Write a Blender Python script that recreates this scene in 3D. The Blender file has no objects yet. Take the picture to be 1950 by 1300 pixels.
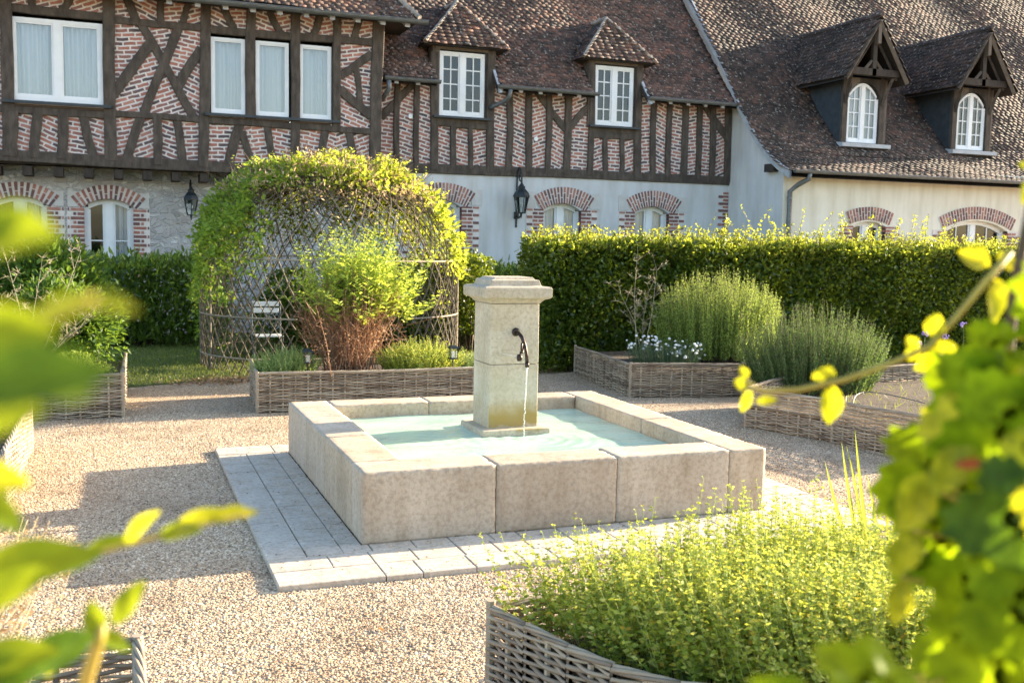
import bpy, math, random
import numpy as np
from mathutils import Vector, Matrix

S = bpy.context.scene
rng = np.random.default_rng(7)
random.seed(7)
R = math.radians

# ------------------------------------------------------------------ camera
CAM = np.array([-1.27392, -5.62586, 1.75])
CR = np.array([0.93381318, -0.3572294, 0.01949589])
CU = np.array([0.01580846, 0.09564225, 0.99529024])
CF = np.array([0.35741157, 0.92910694, -0.09495924])
FPX = 1959.54
cam = bpy.data.cameras.new('camera')
cam_o = bpy.data.objects.new('camera', cam)
S.collection.objects.link(cam_o)
M = Matrix(((CR[0], CU[0], -CF[0], CAM[0]), (CR[1], CU[1], -CF[1], CAM[1]), (CR[2], CU[2], -CF[2], CAM[2]), (0, 0, 0, 1)))
cam_o.matrix_world = M
cam.sensor_width = 36
cam.lens = FPX / 1950 * 36
cam.clip_start = 0.05
cam.clip_end = 400
cam.dof.use_dof = True
cam.dof.focus_distance = 6.6
cam.dof.aperture_fstop = 5.6
S.camera = cam_o

# ------------------------------------------------------------------ light
sunv = Vector((1.61, 0.225, 0.46)).normalized()
EL = math.asin(sunv.z)
w = bpy.data.worlds.new('World')
S.world = w
w.use_nodes = True
nt = w.node_tree
bg = nt.nodes['Background']
sky = nt.nodes.new('ShaderNodeTexSky')
sky.sky_type = 'NISHITA'
sky.sun_disc = False
sky.sun_elevation = EL
sky.sun_rotation = math.atan2(sunv.x, sunv.y)
sky.dust_density = 1.5
nt.links.new(sky.outputs[0], bg.inputs[0])
bg.inputs[1].default_value = 0.125
sl = bpy.data.lights.new('sun', 'SUN')
sl.energy = 5.0
sl.angle = R(0.6)
sl.color = (1.0, 0.83, 0.60)
so = bpy.data.objects.new('sun', sl)
S.collection.objects.link(so)
so.rotation_euler = sunv.to_track_quat('Z', 'Y').to_euler()
so.location = (20, 5, 10)
S.view_settings.view_transform = 'Standard'
S.view_settings.look = 'None'
S.view_settings.exposure = 2.16
S.view_settings.gamma = 1
S.cycles.max_bounces = 8
S.cycles.transparent_max_bounces = 12
S.cycles.use_denoising = True

# ------------------------------------------------------------------ measuring helpers
def ray(x, y):
    return CF + CR * (x - 975) / FPX - CU * (y - 650) / FPX
def W(x, y, Y):
    d = ray(x, y); t = (Y - CAM[1]) / d[1]
    p = CAM + t * d
    return float(p[0]), float(p[2])
def WX(x, y, X):
    d = ray(x, y); t = (X - CAM[0]) / d[0]
    p = CAM + t * d
    return float(p[1]), float(p[2])
def G(x, y, z=0.0):
    d = ray(x, y); t = (z - CAM[2]) / d[2]
    p = CAM + t * d
    return float(p[0]), float(p[1])
def D(x, y, dist):
    return CAM + ray(x, y) * dist

# ------------------------------------------------------------------ object helpers
COL = S.collection
def link(name, me, mat=None, parent=None, smooth=False):
    o = bpy.data.objects.new(name, me)
    COL.objects.link(o)
    if mat is not None:
        me.materials.append(mat)
    if parent is not None:
        o.parent = parent
    if smooth:
        me.polygons.foreach_set('use_smooth', np.ones(len(me.polygons), dtype=bool))
    return o
def tag(o, label=None, cat=None, group=None, kind=None):
    if label: o['label'] = label
    if cat: o['category'] = cat
    if group: o['group'] = group
    if kind: o['kind'] = kind
    return o
def empty(name, loc, label, cat, group=None):
    o = bpy.data.objects.new(name, None)
    COL.objects.link(o)
    o.location = loc
    o.empty_display_size = 0.2
    return tag(o, label, cat, group)
def npmesh(name, V, F, mat=None, parent=None, smooth=False):
    """V (n,3), F (m,k) constant-k faces"""
    V = np.asarray(V, dtype=np.float32); F = np.asarray(F, dtype=np.int32)
    if parent is not None:
        V = V - np.array(parent_loc(parent), dtype=np.float32)
    me = bpy.data.meshes.new(name)
    m, k = F.shape
    me.vertices.add(len(V)); me.vertices.foreach_set('co', V.ravel())
    me.loops.add(m * k); me.loops.foreach_set('vertex_index', F.ravel())
    me.polygons.add(m); me.polygons.foreach_set('loop_start', np.arange(m, dtype=np.int32) * k)
    me.update(calc_edges=True)
    return link(name, me, mat, parent, smooth)
def parent_loc(p):
    l = Vector((0, 0, 0))
    while p is not None:
        l += p.location; p = p.parent
    return l

class MB:
    def __init__(s):
        s.v = []; s.f = []; s.uv = {}
    def add(s, vs, fs, uv=None):
        b = len(s.v); s.v += [tuple(map(float, v)) for v in vs]
        for i, f in enumerate(fs):
            if uv is not None: s.uv[len(s.f)] = uv[i]
            s.f.append([b + k for k in f])
    def box(s, x0, x1, y0, y1, z0, z1):
        s.add([(x0, y0, z0), (x1, y0, z0), (x1, y1, z0), (x0, y1, z0), (x0, y0, z1), (x1, y0, z1), (x1, y1, z1), (x0, y1, z1)],
              [(0, 3, 2, 1), (4, 5, 6, 7), (0, 1, 5, 4), (1, 2, 6, 5), (2, 3, 7, 6), (3, 0, 4, 7)])
    def prism(s, poly, axis, a, b):
        """poly list of 2D points, extruded along axis 'x','y','z' from a to b"""
        n = len(poly)
        def P(p, t):
            return {'x': (t, p[0], p[1]), 'y': (p[0], t, p[1]), 'z': (p[0], p[1], t)}[axis]
        s.add([P(p, a) for p in poly] + [P(p, b) for p in poly],
              [tuple(range(n))[::-1], tuple(range(n, 2 * n))] + [(i, (i + 1) % n, n + (i + 1) % n, n + i) for i in range(n)])
    def tube(s, pts, r, n=6, cap=True):
        pts = [Vector(p) for p in pts]
        rs = r if isinstance(r, (list, tuple)) else [r] * len(pts)
        vs = []; fs = []
        up = None
        for i, p in enumerate(pts):
            t = (pts[min(i + 1, len(pts) - 1)] - pts[max(i - 1, 0)])
            t = t.normalized() if t.length > 1e-9 else Vector((0, 0, 1))
            if up is None:
                up = Vector((0, 0, 1)) if abs(t.z) < .9 else Vector((1, 0, 0))
            a = t.cross(up)
            if a.length < 1e-6: a = t.cross(Vector((0.3, 1, 0.2)))
            a.normalize(); b = a.cross(t); up = b if abs(t.z) >= .9 or True else up
            for k in range(n):
                q = 2 * math.pi * k / n
                vs.append(p + (a * math.cos(q) + b * math.sin(q)) * rs[i])
        for i in range(len(pts) - 1):
            for k in range(n):
                fs.append((i * n + k, i * n + (k + 1) % n, (i + 1) * n + (k + 1) % n, (i + 1) * n + k))
        if cap:
            fs.append(tuple(range(n))[::-1]); fs.append(tuple((len(pts) - 1) * n + k for k in range(n)))
        s.add(vs, fs)
    def rings(s, rings, cap=True):
        """list of equal-length closed rings of 3D points"""
        n = len(rings[0]); vs = [p for r_ in rings for p in r_]; fs = []
        for i in range(len(rings) - 1):
            for k in range(n):
                fs.append((i * n + k, i * n + (k + 1) % n, (i + 1) * n + (k + 1) % n, (i + 1) * n + k))
        if cap:
            fs.append(tuple(range(n))[::-1]); fs.append(tuple((len(rings) - 1) * n + k for k in range(n)))
        s.add(vs, fs)
    def lathe(s, c, prof, n=12):
        s.rings([[(c[0] + r_ * math.cos(2 * math.pi * k / n), c[1] + r_ * math.sin(2 * math.pi * k / n), c[2] + z) for k in range(n)] for r_, z in prof])
    def build(s, name, mat=None, parent=None, smooth=False, bevel=0):
        me = bpy.data.meshes.new(name)
        off = parent_loc(parent) if parent is not None else Vector((0, 0, 0))
        me.from_pydata([(v[0] - off.x, v[1] - off.y, v[2] - off.z) for v in s.v], [], s.f)
        if s.uv:
            l = me.uv_layers.new(name='UVMap')
            for i, p in enumerate(me.polygons):
                if i in s.uv:
                    for k, li in enumerate(p.loop_indices):
                        l.data[li].uv = s.uv[i][k]
        me.update()
        o = link(name, me, mat, parent, smooth)
        if bevel:
            m = o.modifiers.new('bevel', 'BEVEL'); m.width = bevel; m.segments = 2; m.limit_method = 'ANGLE'; m.angle_limit = R(40)
        return o

# ------------------------------------------------------------------ materials
def newmat(name):
    m = bpy.data.materials.new(name); m.use_nodes = True
    nt = m.node_tree
    b = nt.nodes['Principled BSDF']
    return m, nt, b
def nd(nt, t, **k):
    n = nt.nodes.new(t)
    for a, v in k.items():
        if a in n.inputs.keys(): n.inputs[a].default_value = v
        else: setattr(n, a, v)
    return n
def ramp(nt, stops, fac):
    r_ = nt.nodes.new('ShaderNodeValToRGB')
    e = r_.color_ramp.elements
    while len(e) < len(stops): e.new(0.5)
    for i, (p, c) in enumerate(stops):
        e[i].position = p; e[i].color = (c[0], c[1], c[2], 1)
    nt.links.new(fac, r_.inputs[0])
    return r_.outputs[0]
def coords(nt, kind='Object', scale=(1, 1, 1)):
    tc = nt.nodes.new('ShaderNodeTexCoord'); mp = nt.nodes.new('ShaderNodeMapping')
    mp.inputs['Scale'].default_value = scale
    nt.links.new(tc.outputs[kind], mp.inputs[0])
    return mp.outputs[0]
def noise(nt, vec, scale, detail=4, rough=.55, out='Fac'):
    n = nt.nodes.new('ShaderNodeTexNoise'); n.inputs['Scale'].default_value = scale
    n.inputs['Detail'].default_value = detail; n.inputs['Roughness'].default_value = rough
    nt.links.new(vec, n.inputs['Vector'])
    return n.outputs[out]
def bump(nt, b, h, strength=.5, dist=.01, prev=None):
    n = nt.nodes.new('ShaderNodeBump'); n.inputs['Strength'].default_value = strength; n.inputs['Distance'].default_value = dist
    nt.links.new(h, n.inputs['Height'])
    if prev is not None: nt.links.new(prev, n.inputs['Normal'])
    nt.links.new(n.outputs[0], b.inputs['Normal'])
    return n.outputs[0]
def mix(nt, fac, a, b, mode='MIX'):
    n = nt.nodes.new('ShaderNodeMix'); n.data_type = 'RGBA'; n.blend_type = mode
    for i, v in ((0, fac), (6, a), (7, b)):
        if hasattr(v, 'links') or hasattr(v, 'is_linked'): nt.links.new(v, n.inputs[i])
        elif i == 0: n.inputs[0].default_value = v
        else: n.inputs[i].default_value = (v[0], v[1], v[2], 1)
    return n.outputs[2]
def math_(nt, op, a, b=None, clamp=False):
    n = nt.nodes.new('ShaderNodeMath'); n.operation = op; n.use_clamp = clamp
    for i, v in enumerate((a, b)):
        if v is None: continue
        if isinstance(v, (int, float)): n.inputs[i].default_value = v
        else: nt.links.new(v, n.inputs[i])
    return n.outputs[0]

def simple(name, stops, scale=6, rough=.8, bs=.3, bd=.004, bscale=60, stretch=(1, 1, 1), metal=0, spec=None, island=False, detail=6):
    m, nt, b = newmat(name)
    v = coords(nt, 'Object', stretch)
    f = noise(nt, v, scale, detail)
    if island:
        g = nt.nodes.new('ShaderNodeNewGeometry')
        f = math_(nt, 'ADD', math_(nt, 'MULTIPLY', f, .5), math_(nt, 'MULTIPLY', g.outputs['Random Per Island'], .5))
    c = ramp(nt, stops, f)
    nt.links.new(c, b.inputs['Base Color'])
    b.inputs['Roughness'].default_value = rough
    b.inputs['Metallic'].default_value = metal
    if spec is not None: b.inputs['Specular IOR Level'].default_value = spec
    if bs: bump(nt, b, noise(nt, v, bscale, 5), bs, bd)
    return m
def leafmat(name, stops, trans=.4, tcol=(.35, .5, .05), rough=.5, tmul=1.0, spec=.3, veins=False):
    m, nt, b = newmat(name)
    g = nt.nodes.new('ShaderNodeNewGeometry')
    c = ramp(nt, stops, g.outputs['Random Per Island'])
    nt.links.new(c, b.inputs['Base Color'])
    b.inputs['Roughness'].default_value = rough
    b.inputs['Specular IOR Level'].default_value = spec
    t = nt.nodes.new('ShaderNodeBsdfTranslucent')
    if veins:
        vv = ramp(nt, [(.38, (.62, .66, .55)), (.6, (1.15, 1.12, .9))], noise(nt, coords(nt, 'Object'), 70, 4, .6))
        c = mix(nt, 1.0, c, vv, 'MULTIPLY')
        nt.links.new(c, b.inputs['Base Color'])
        bump(nt, b, noise(nt, coords(nt, 'Object'), 160, 3), .6, .002)
    tc = mix(nt, .65, c, tcol)
    if veins: tc = mix(nt, 1.0, tc, vv, 'MULTIPLY')
    nt.links.new(tc, t.inputs[0])
    ms = nt.nodes.new('ShaderNodeMixShader'); ms.inputs[0].default_value = trans
    nt.links.new(b.outputs[0], ms.inputs[1]); nt.links.new(t.outputs[0], ms.inputs[2])
    nt.links.new(ms.outputs[0], nt.nodes['Material Output'].inputs[0])
    return m

MT = {}
MT['wood'] = simple('old_timber', [(.28, (.018, .013, .010)), (.5, (.055, .042, .033)), (.72, (.135, .108, .086))], 4.5, .85, .8, .012, 22, (3, 3, 1.0), island=True)
MT['wood_dark'] = simple('dark_timber', [(.3, (.018, .014, .012)), (.8, (.05, .04, .034))], 3, .85, .5, .01, 20)
MT['white'] = simple('white_paint', [(.3, (.74, .76, .78)), (.8, (.84, .85, .86))], 5, .45, .1, .002, 30)
MT['curtain'] = simple('sheer_curtain', [(.3, (.74, .76, .78)), (.8, (.86, .87, .88))], 2, .9, .1, .004, 5, (8, 8, .5))
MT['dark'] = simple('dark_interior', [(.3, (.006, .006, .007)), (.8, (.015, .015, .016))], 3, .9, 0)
MT['iron'] = simple('black_iron', [(.3, (.010, .014, .016)), (.8, (.030, .038, .040))], 20, .45, .3, .003, 60, metal=.3)
MT['zinc'] = simple('zinc', [(.3, (.10, .11, .115)), (.8, (.21, .22, .23))], 8, .5, .15, .002, 30, (1, 4, 4), metal=.4)
MT['slate'] = simple('slate_cladding', [(.3, (.022, .030, .038)), (.8, (.05, .062, .072))], 8, .6, .4, .01, 12)
MT['verge'] = simple('grey_verge', [(.3, (.33, .35, .38)), (.8, (.50, .52, .55))], 8, .6, .1, .002, 30)
MT['mortar'] = simple('lime_mortar', [(.3, (.62, .56, .52)), (.8, (.76, .70, .66))], 8, .9, .4, .006, 50)
MT['brick'] = simple('old_brick', [(.2, (.085, .06, .065)), (.42, (.20, .095, .085)), (.62, (.34, .14, .105)), (.85, (.44, .25, .20))], 12, .9, .4, .005, 60, island=True)
MT['stonelt'] = simple('key_stone', [(.3, (.48, .46, .44)), (.8, (.62, .60, .57))], 5, .9, .3, .006, 40)
MT['soil'] = simple('soil', [(.3, (.035, .024, .016)), (.7, (.10, .07, .045))], 14, .95, 1, .03, 40)
MT['wick'] = simple('willow_rod', [(.15, (.10, .072, .050)), (.45, (.27, .21, .15)), (.8, (.45, .38, .28))], 9, .75, .3, .002, 50, island=True)
MT['twig'] = simple('brown_twig', [(.2, (.035, .023, .014)), (.8, (.12, .082, .048))], 12, .8, .3, .002, 50, island=True)
MT['straw'] = simple('dry_stalk', [(.2, (.30, .25, .15)), (.8, (.50, .44, .30))], 12, .7, .2, .002, 50, island=True)
MT['ridge'] = simple('pale_ridge_mortar', [(.3, (.20, .17, .14)), (.75, (.42, .37, .31))], 9, .9, .7, .02, 25)
MT['bronze'] = simple('dark_bronze', [(.3, (.022, .016, .015)), (.8, (.075, .050, .042))], 30, .38, .4, .003, 60, metal=.7)

def brickmat():
    m, nt, b = newmat('brick_infill')
    tc = nt.nodes.new('ShaderNodeTexCoord')
    v0 = coords(nt, 'Object', (1, 1, 1))
    nc = noise(nt, v0, 9, 3, .5, 'Color')
    off = nt.nodes.new('ShaderNodeVectorMath'); off.operation = 'SCALE'; off.inputs['Scale'].default_value = .035
    nt.links.new(nc, off.inputs[0])
    ad = nt.nodes.new('ShaderNodeVectorMath'); ad.operation = 'ADD'
    nt.links.new(tc.outputs['UV'], ad.inputs[0]); nt.links.new(off.outputs[0], ad.inputs[1])
    bt = nt.nodes.new('ShaderNodeTexBrick')
    nt.links.new(ad.outputs[0], bt.inputs['Vector'])
    bt.inputs['Color1'].default_value = (0, 0, 0, 1); bt.inputs['Color2'].default_value = (1, 1, 1, 1)
    bt.inputs['Mortar'].default_value = (.5, .5, .5, 1)
    bt.inputs['Scale'].default_value = 1
    bt.inputs['Brick Width'].default_value = .215; bt.inputs['Row Height'].default_value = .072
    bt.inputs['Mortar Size'].default_value = .015; bt.inputs['Mortar Smooth'].default_value = .25
    bt.inputs['Bias'].default_value = 0
    n2 = noise(nt, v0, 5, 4)
    f = math_(nt, 'ADD', math_(nt, 'MULTIPLY', bt.outputs['Color'], .75), math_(nt, 'MULTIPLY', math_(nt, 'SUBTRACT', n2, .5), .9))
    c = ramp(nt, [(0, (.09, .07, .075)), (.2, (.20, .12, .11)), (.5, (.37, .15, .11)), (.8, (.44, .21, .155)), (1, (.52, .36, .30))], f)
    mc = ramp(nt, [(.3, (.60, .53, .50)), (.7, (.74, .67, .63))], noise(nt, v0, 20))
    col = mix(nt, bt.outputs['Fac'], c, mc)
    nt.links.new(col, b.inputs['Base Color']); b.inputs['Roughness'].default_value = .9
    h = math_(nt, 'SUBTRACT', math_(nt, 'MULTIPLY', noise(nt, v0, 60), .4), bt.outputs['Fac'])
    bump(nt, b, h, .6, .012)
    return m
MT['infill'] = brickmat()

def rubble():
    m, nt, b = newmat('rubble_stone')
    v = coords(nt, 'Object', (1, 1, 1.5))
    nc = noise(nt, v, 4, 3, .5, 'Color')
    vv = mix(nt, .22, v, nc)
    vo = nt.nodes.new('ShaderNodeTexVoronoi'); vo.inputs['Scale'].default_value = 8.5; nt.links.new(vv, vo.inputs['Vector'])
    vd = nt.nodes.new('ShaderNodeTexVoronoi'); vd.feature = 'DISTANCE_TO_EDGE'; vd.inputs['Scale'].default_value = 8.5; nt.links.new(vv, vd.inputs['Vector'])
    c = ramp(nt, [(0, (.34, .33, .32)), (.35, (.50, .48, .47)), (.7, (.66, .65, .64)), (1, (.82, .82, .81))], vo.outputs['Color'])
    c = mix(nt, math_(nt, 'MULTIPLY', noise(nt, v, 22), .5), c, (.66, .62, .58), 'MULTIPLY')
    e = ramp(nt, [(.06, (1, 1, 1)), (.16, (0, 0, 0))], math_(nt, 'ADD', vd.outputs['Distance'], math_(nt, 'MULTIPLY', math_(nt, 'SUBTRACT', noise(nt, v, 9), .5), .12)))
    col = mix(nt, e, c, (.46, .44, .43))
    nt.links.new(col, b.inputs['Base Color']); b.inputs['Roughness'].default_value = .95
    bump(nt, b, math_(nt, 'ADD', math_(nt, 'MULTIPLY', e, -.8), noise(nt, v, 25)), .8, .03)
    return m
MT['rubble'] = rubble()

def render_wall(name, c0, c1):
    m, nt, b = newmat(name)
    v = coords(nt, 'Object')
    c = ramp(nt, [(.3, c0), (.7, c1)], noise(nt, v, 1.6, 5))
    st = ramp(nt, [(.42, (1, 1, 1)), (.75, (.80, .77, .72))], noise(nt, coords(nt, 'Object', (3, 3, .5)), 1.4, 4))
    c = mix(nt, 1.0, c, st, 'MULTIPLY')
    nt.links.new(c, b.inputs['Base Color']); b.inputs['Roughness'].default_value = .92
    bump(nt, b, noise(nt, v, 45, 5), .35, .006)
    return m
MT['plaster'] = render_wall('pale_render', (.54, .545, .56), (.63, .635, .64))
MT['cream'] = render_wall('cream_render', (.70, .67, .57), (.78, .75, .66))

def tilemat(name, shift=0.0):
    m, nt, b = newmat(name)
    g = nt.nodes.new('ShaderNodeNewGeometry')
    v = coords(nt, 'Object')
    big = noise(nt, v, 1.1, 4)
    f = math_(nt, 'ADD', math_(nt, 'MULTIPLY', g.outputs['Random Per Island'], .42), math_(nt, 'MULTIPLY', big, .82))
    f = math_(nt, 'SUBTRACT', f, .12 - shift)
    c = ramp(nt, [(.0, (.022, .017, .016)), (.3, (.060, .040, .034)), (.55, (.125, .070, .054)), (.78, (.23, .105, .070)), (1, (.36, .18, .115))], f)
    # lichen
    l = ramp(nt, [(.60, (0, 0, 0)), (.66, (1, 1, 1))], noise(nt, v, 17, 3, .6))
    c = mix(nt, math_(nt, 'MULTIPLY', l, .8), c, (.36, .35, .32))
    mo = ramp(nt, [(.66, (0, 0, 0)), (.74, (1, 1, 1))], noise(nt, coords(nt, 'Object', (1, 1.3, 1)), 2.3, 6, .7))
    c = mix(nt, math_(nt, 'MULTIPLY', mo, .75), c, (.12, .095, .018))
    nt.links.new(c, b.inputs['Base Color']); b.inputs['Roughness'].default_value = .85
    bump(nt, b, noise(nt, v, 50, 4), .5, .006)
    return m
MT['tile'] = tilemat('clay_tile', -.09)
MT['tile_dark'] = tilemat('dark_clay_tile', -.27)

def stonemat(name, base, warm, stain=False):
    m, nt, b = newmat(name)
    v = coords(nt, 'Object')
    f = noise(nt, v, 2.2, 6, .6)
    c = ramp(nt, [(.25, base), (.75, warm)], f)
    sp = ramp(nt, [(.35, (.62, .58, .54)), (.55, (1, 1, 1))], noise(nt, v, 38, 6, .75))
    c = mix(nt, .75, c, sp, 'MULTIPLY')
    pit = ramp(nt, [(.16, (.35, .33, .30)), (.26, (1, 1, 1))], noise(nt, v, 95, 2, .4))
    c = mix(nt, .8, c, pit, 'MULTIPLY')
    st = ramp(nt, [(.40, (1, 1, 1)), (.78, (.72, .66, .58))], noise(nt, coords(nt, 'Object', (5, 5, .8)), 1.5, 6, .6))
    c = mix(nt, .8, c, st, 'MULTIPLY')
    if stain:
        tc = nt.nodes.new('ShaderNodeNewGeometry'); sx = nt.nodes.new('ShaderNodeSeparateXYZ'); nt.links.new(tc.outputs['Position'], sx.inputs[0])
        z = math_(nt, 'ADD', sx.outputs[2], math_(nt, 'MULTIPLY', math_(nt, 'SUBTRACT', noise(nt, v, 7, 5), .5), .16))
        s1 = ramp(nt, [(.375, (0, 0, 0)), (.40, (1, 1, 1)), (.48, (1, 1, 1)), (.60, (0, 0, 0))], z)
        sn = nt.nodes.new('ShaderNodeSeparateXYZ'); nt.links.new(tc.outputs['Normal'], sn.inputs[0])
        fr = math_(nt, 'ADD', math_(nt, 'MULTIPLY', sn.outputs[1], -1.0), .12, True)
        c = mix(nt, math_(nt, 'MULTIPLY', s1, fr), c, (.33, .235, .07))
        s2 = ramp(nt, [(.55, (0, 0, 0)), (.63, (1, 1, 1)), (.72, (1, 1, 1)), (.84, (0, 0, 0))], z)
        c = mix(nt, math_(nt, 'MULTIPLY', s2, .30), c, (.54, .54, .46))
        lf = ramp(nt, [(.42, (0, 0, 0)), (.62, (1, 1, 1))], noise(nt, v, 5, 5))
        c = mix(nt, math_(nt, 'MULTIPLY', lf, .30), c, (.34, .29, .17))
    oi = nt.nodes.new('ShaderNodeObjectInfo')
    c = mix(nt, 1.0, c, ramp(nt, [(0, (.86, .83, .80)), (.5, (1, 1, 1)), (1, (1.0, .95, .88))], oi.outputs['Random']), 'MULTIPLY')
    nt.links.new(c, b.inputs['Base Color']); b.inputs['Roughness'].default_value = .85
    h = math_(nt, 'ADD', math_(nt, 'MULTIPLY', noise(nt, v, 90, 4, .7), .7), noise(nt, v, 18, 6, .7))
    bump(nt, b, h, .45, .008)
    return m
MT['stone'] = stonemat('fountain_stone', (.43, .355, .27), (.58, .495, .395))
MT['stone_p'] = stonemat('pillar_stone', (.47, .41, .32), (.62, .56, .45), True)
MT['pave'] = stonemat('paving_stone', (.52, .47, .40), (.64, .59, .51))

def pebblemat():
    m, nt, b = newmat('pebble')
    g = nt.nodes.new('ShaderNodeNewGeometry')
    c = ramp(nt, [(0, (.14, .095, .06)), (.2, (.36, .245, .145)), (.5, (.55, .40, .25)), (.8, (.68, .53, .355)), (1, (.78, .66, .50))], g.outputs['Random Per Island'])
    big = ramp(nt, [(.36, (.62, .57, .52)), (.52, (1, 1, 1)), (.75, (1.0, .95, .86))], noise(nt, coords(nt, 'Object'), 1.1, 6, .65))
    c = mix(nt, 1.0, c, big, 'MULTIPLY')
    nt.links.new(c, b.inputs['Base Color']); b.inputs['Roughness'].default_value = .8
    return m
MT['pebble'] = pebblemat()
def gravelmat():
    m, nt, b = newmat('gravel')
    v = coords(nt, 'Object')
    vo = nt.nodes.new('ShaderNodeTexVoronoi'); vo.inputs['Scale'].default_value = 85; nt.links.new(v, vo.inputs['Vector'])
    c = ramp(nt, [(0, (.15, .10, .065)), (.25, (.35, .25, .16)), (.6, (.53, .40, .27)), (1, (.67, .55, .41))], vo.outputs['Color'])
    big = ramp(nt, [(.35, (.86, .82, .78)), (.65, (1, 1, 1))], noise(nt, v, 1.3, 5))
    c = mix(nt, 1.0, c, big, 'MULTIPLY')
    nt.links.new(c, b.inputs['Base Color']); b.inputs['Roughness'].default_value = .95
    bump(nt, b, vo.outputs['Distance'], 1.0, -.012)
    return m
MT['gravel'] = gravelmat()
MT['lawn'] = simple('lawn_base', [(.3, (.05, .08, .015)), (.8, (.12, .15, .035))], 9, .95, .6, .02, 40)

def watermat():
    m, nt, b = newmat('pool_water')
    v = coords(nt, 'Object', (1, 1.6, 1))
    c = ramp(nt, [(.3, (.38, .56, .45)), (.7, (.50, .65, .53))], noise(nt, v, 1.6, 3))
    nt.links.new(c, b.inputs['Base Color']); b.inputs['Roughness'].default_value = .07
    b.inputs['IOR'].default_value = 1.33
    h = math_(nt, 'ADD', noise(nt, v, 9, 3, .5), math_(nt, 'MULTIPLY', noise(nt, v, 30, 3, .6), .25))
    bump(nt, b, h, .22, .03)
    return m
MT['water'] = watermat()
def glassmat(name, tint=(.9, .95, 1), gl=.5, rough=.02):
    m, nt, b = newmat(name)
    nt.nodes.remove(b)
    t = nt.nodes.new('ShaderNodeBsdfTransparent'); t.inputs[0].default_value = (*tint, 1)
    g = nt.nodes.new('ShaderNodeBsdfGlossy'); g.inputs['Roughness'].default_value = rough
    lw = nt.nodes.new('ShaderNodeFresnel'); lw.inputs[0].default_value = 1.55
    f = math_(nt, 'ADD', math_(nt, 'MULTIPLY', lw.outputs[0], 1.0), gl * .02, True)
    v = coords(nt, 'Object')
    bp = nt.nodes.new('ShaderNodeBump'); bp.inputs['Strength'].default_value = .06; bp.inputs['Distance'].default_value = .02
    nt.links.new(noise(nt, v, 2.5, 1), bp.inputs['Height']); nt.links.new(bp.outputs[0], g.inputs['Normal'])
    ms = nt.nodes.new('ShaderNodeMixShader'); nt.links.new(f, ms.inputs[0])
    nt.links.new(t.outputs[0], ms.inputs[1]); nt.links.new(g.outputs[0], ms.inputs[2])
    nt.links.new(ms.outputs[0], nt.nodes['Material Output'].inputs[0])
    return m
MT['glass'] = glassmat('window_glass', (.86, .91, .94), 2.0)
MT['glass_sky'] = glassmat('reflecting_glass', (.86, .91, .94), 7.0)
MT['lampglass'] = glassmat('lamp_glass', (.80, .85, .85), .5)
def jetmat():
    m, nt, b = newmat('falling_water')
    b.inputs['Base Color'].default_value = (.95, .97, .98, 1); b.inputs['Roughness'].default_value = .05
    b.inputs['Transmission Weight'].default_value = .6; b.inputs['IOR'].default_value = 1.33
    return m
MT['jet'] = jetmat()

# foliage
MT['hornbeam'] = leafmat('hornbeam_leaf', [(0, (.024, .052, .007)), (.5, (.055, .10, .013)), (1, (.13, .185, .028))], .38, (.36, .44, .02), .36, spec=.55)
MT['hornbeam_young_lit'] = leafmat('young_sunlit_hornbeam_leaf', [(0, (.12, .18, .02)), (.6, (.25, .31, .04)), (1, (.42, .38, .08))], .5, (.62, .66, .05))  # young shoots, brightened so the sunlit hedge top is carried in the colour
MT['laurel'] = leafmat('laurel_leaf', [(0, (.03, .07, .012)), (.5, (.07, .14, .022)), (1, (.20, .29, .05))], .35, (.45, .58, .06), .30, spec=.5)
MT['bush'] = leafmat('bush_leaf', [(0, (.02, .05, .010)), (.6, (.055, .12, .02)), (1, (.13, .23, .035))], .38, (.30, .45, .04))
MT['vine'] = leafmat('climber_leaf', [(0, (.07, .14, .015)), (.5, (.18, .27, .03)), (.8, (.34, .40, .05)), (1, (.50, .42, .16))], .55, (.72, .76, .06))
MT['vine_dry'] = leafmat('dry_bloom', [(0, (.28, .17, .10)), (.5, (.52, .36, .22)), (1, (.68, .54, .38))], .4, (.6, .45, .2))
MT['thyme'] = leafmat('thyme_leaf', [(0, (.06, .13, .015)), (.35, (.20, .31, .04)), (.7, (.40, .48, .10)), (.90, (.58, .60, .20)), (.97, (.58, .42, .06)), (1, (.42, .22, .04))], .45, (.80, .78, .10), .6)
MT['rosemary'] = leafmat('sunlit_rosemary_leaf', [(0, (.08, .16, .03)), (.5, (.20, .32, .06)), (1, (.40, .50, .13))], .42, (.60, .72, .12), .6)  # brighter than the dark rosemary: its sunlight is put into the leaf colour
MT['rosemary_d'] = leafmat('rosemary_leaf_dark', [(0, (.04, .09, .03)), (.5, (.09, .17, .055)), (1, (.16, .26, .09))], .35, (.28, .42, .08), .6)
MT['mug'] = leafmat('feathery_leaf', [(0, (.12, .20, .04)), (.5, (.28, .38, .07)), (1, (.46, .52, .10))], .52, (.66, .74, .08))
MT['rust'] = leafmat('rusty_leaf', [(0, (.20, .10, .065)), (.5, (.38, .23, .15)), (1, (.52, .38, .26))], .45, (.62, .38, .2))
MT['silver'] = leafmat('silver_leaf', [(0, (.16, .24, .09)), (.5, (.32, .42, .15)), (1, (.52, .58, .22))], .45, (.66, .74, .22), .7)
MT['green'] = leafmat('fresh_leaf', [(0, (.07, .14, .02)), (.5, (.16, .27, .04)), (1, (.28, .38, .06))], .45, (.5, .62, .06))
MT['grass'] = leafmat('grass_blade', [(0, (.07, .11, .02)), (.6, (.15, .20, .035)), (1, (.28, .29, .08))], .35, (.4, .45, .06))
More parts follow.
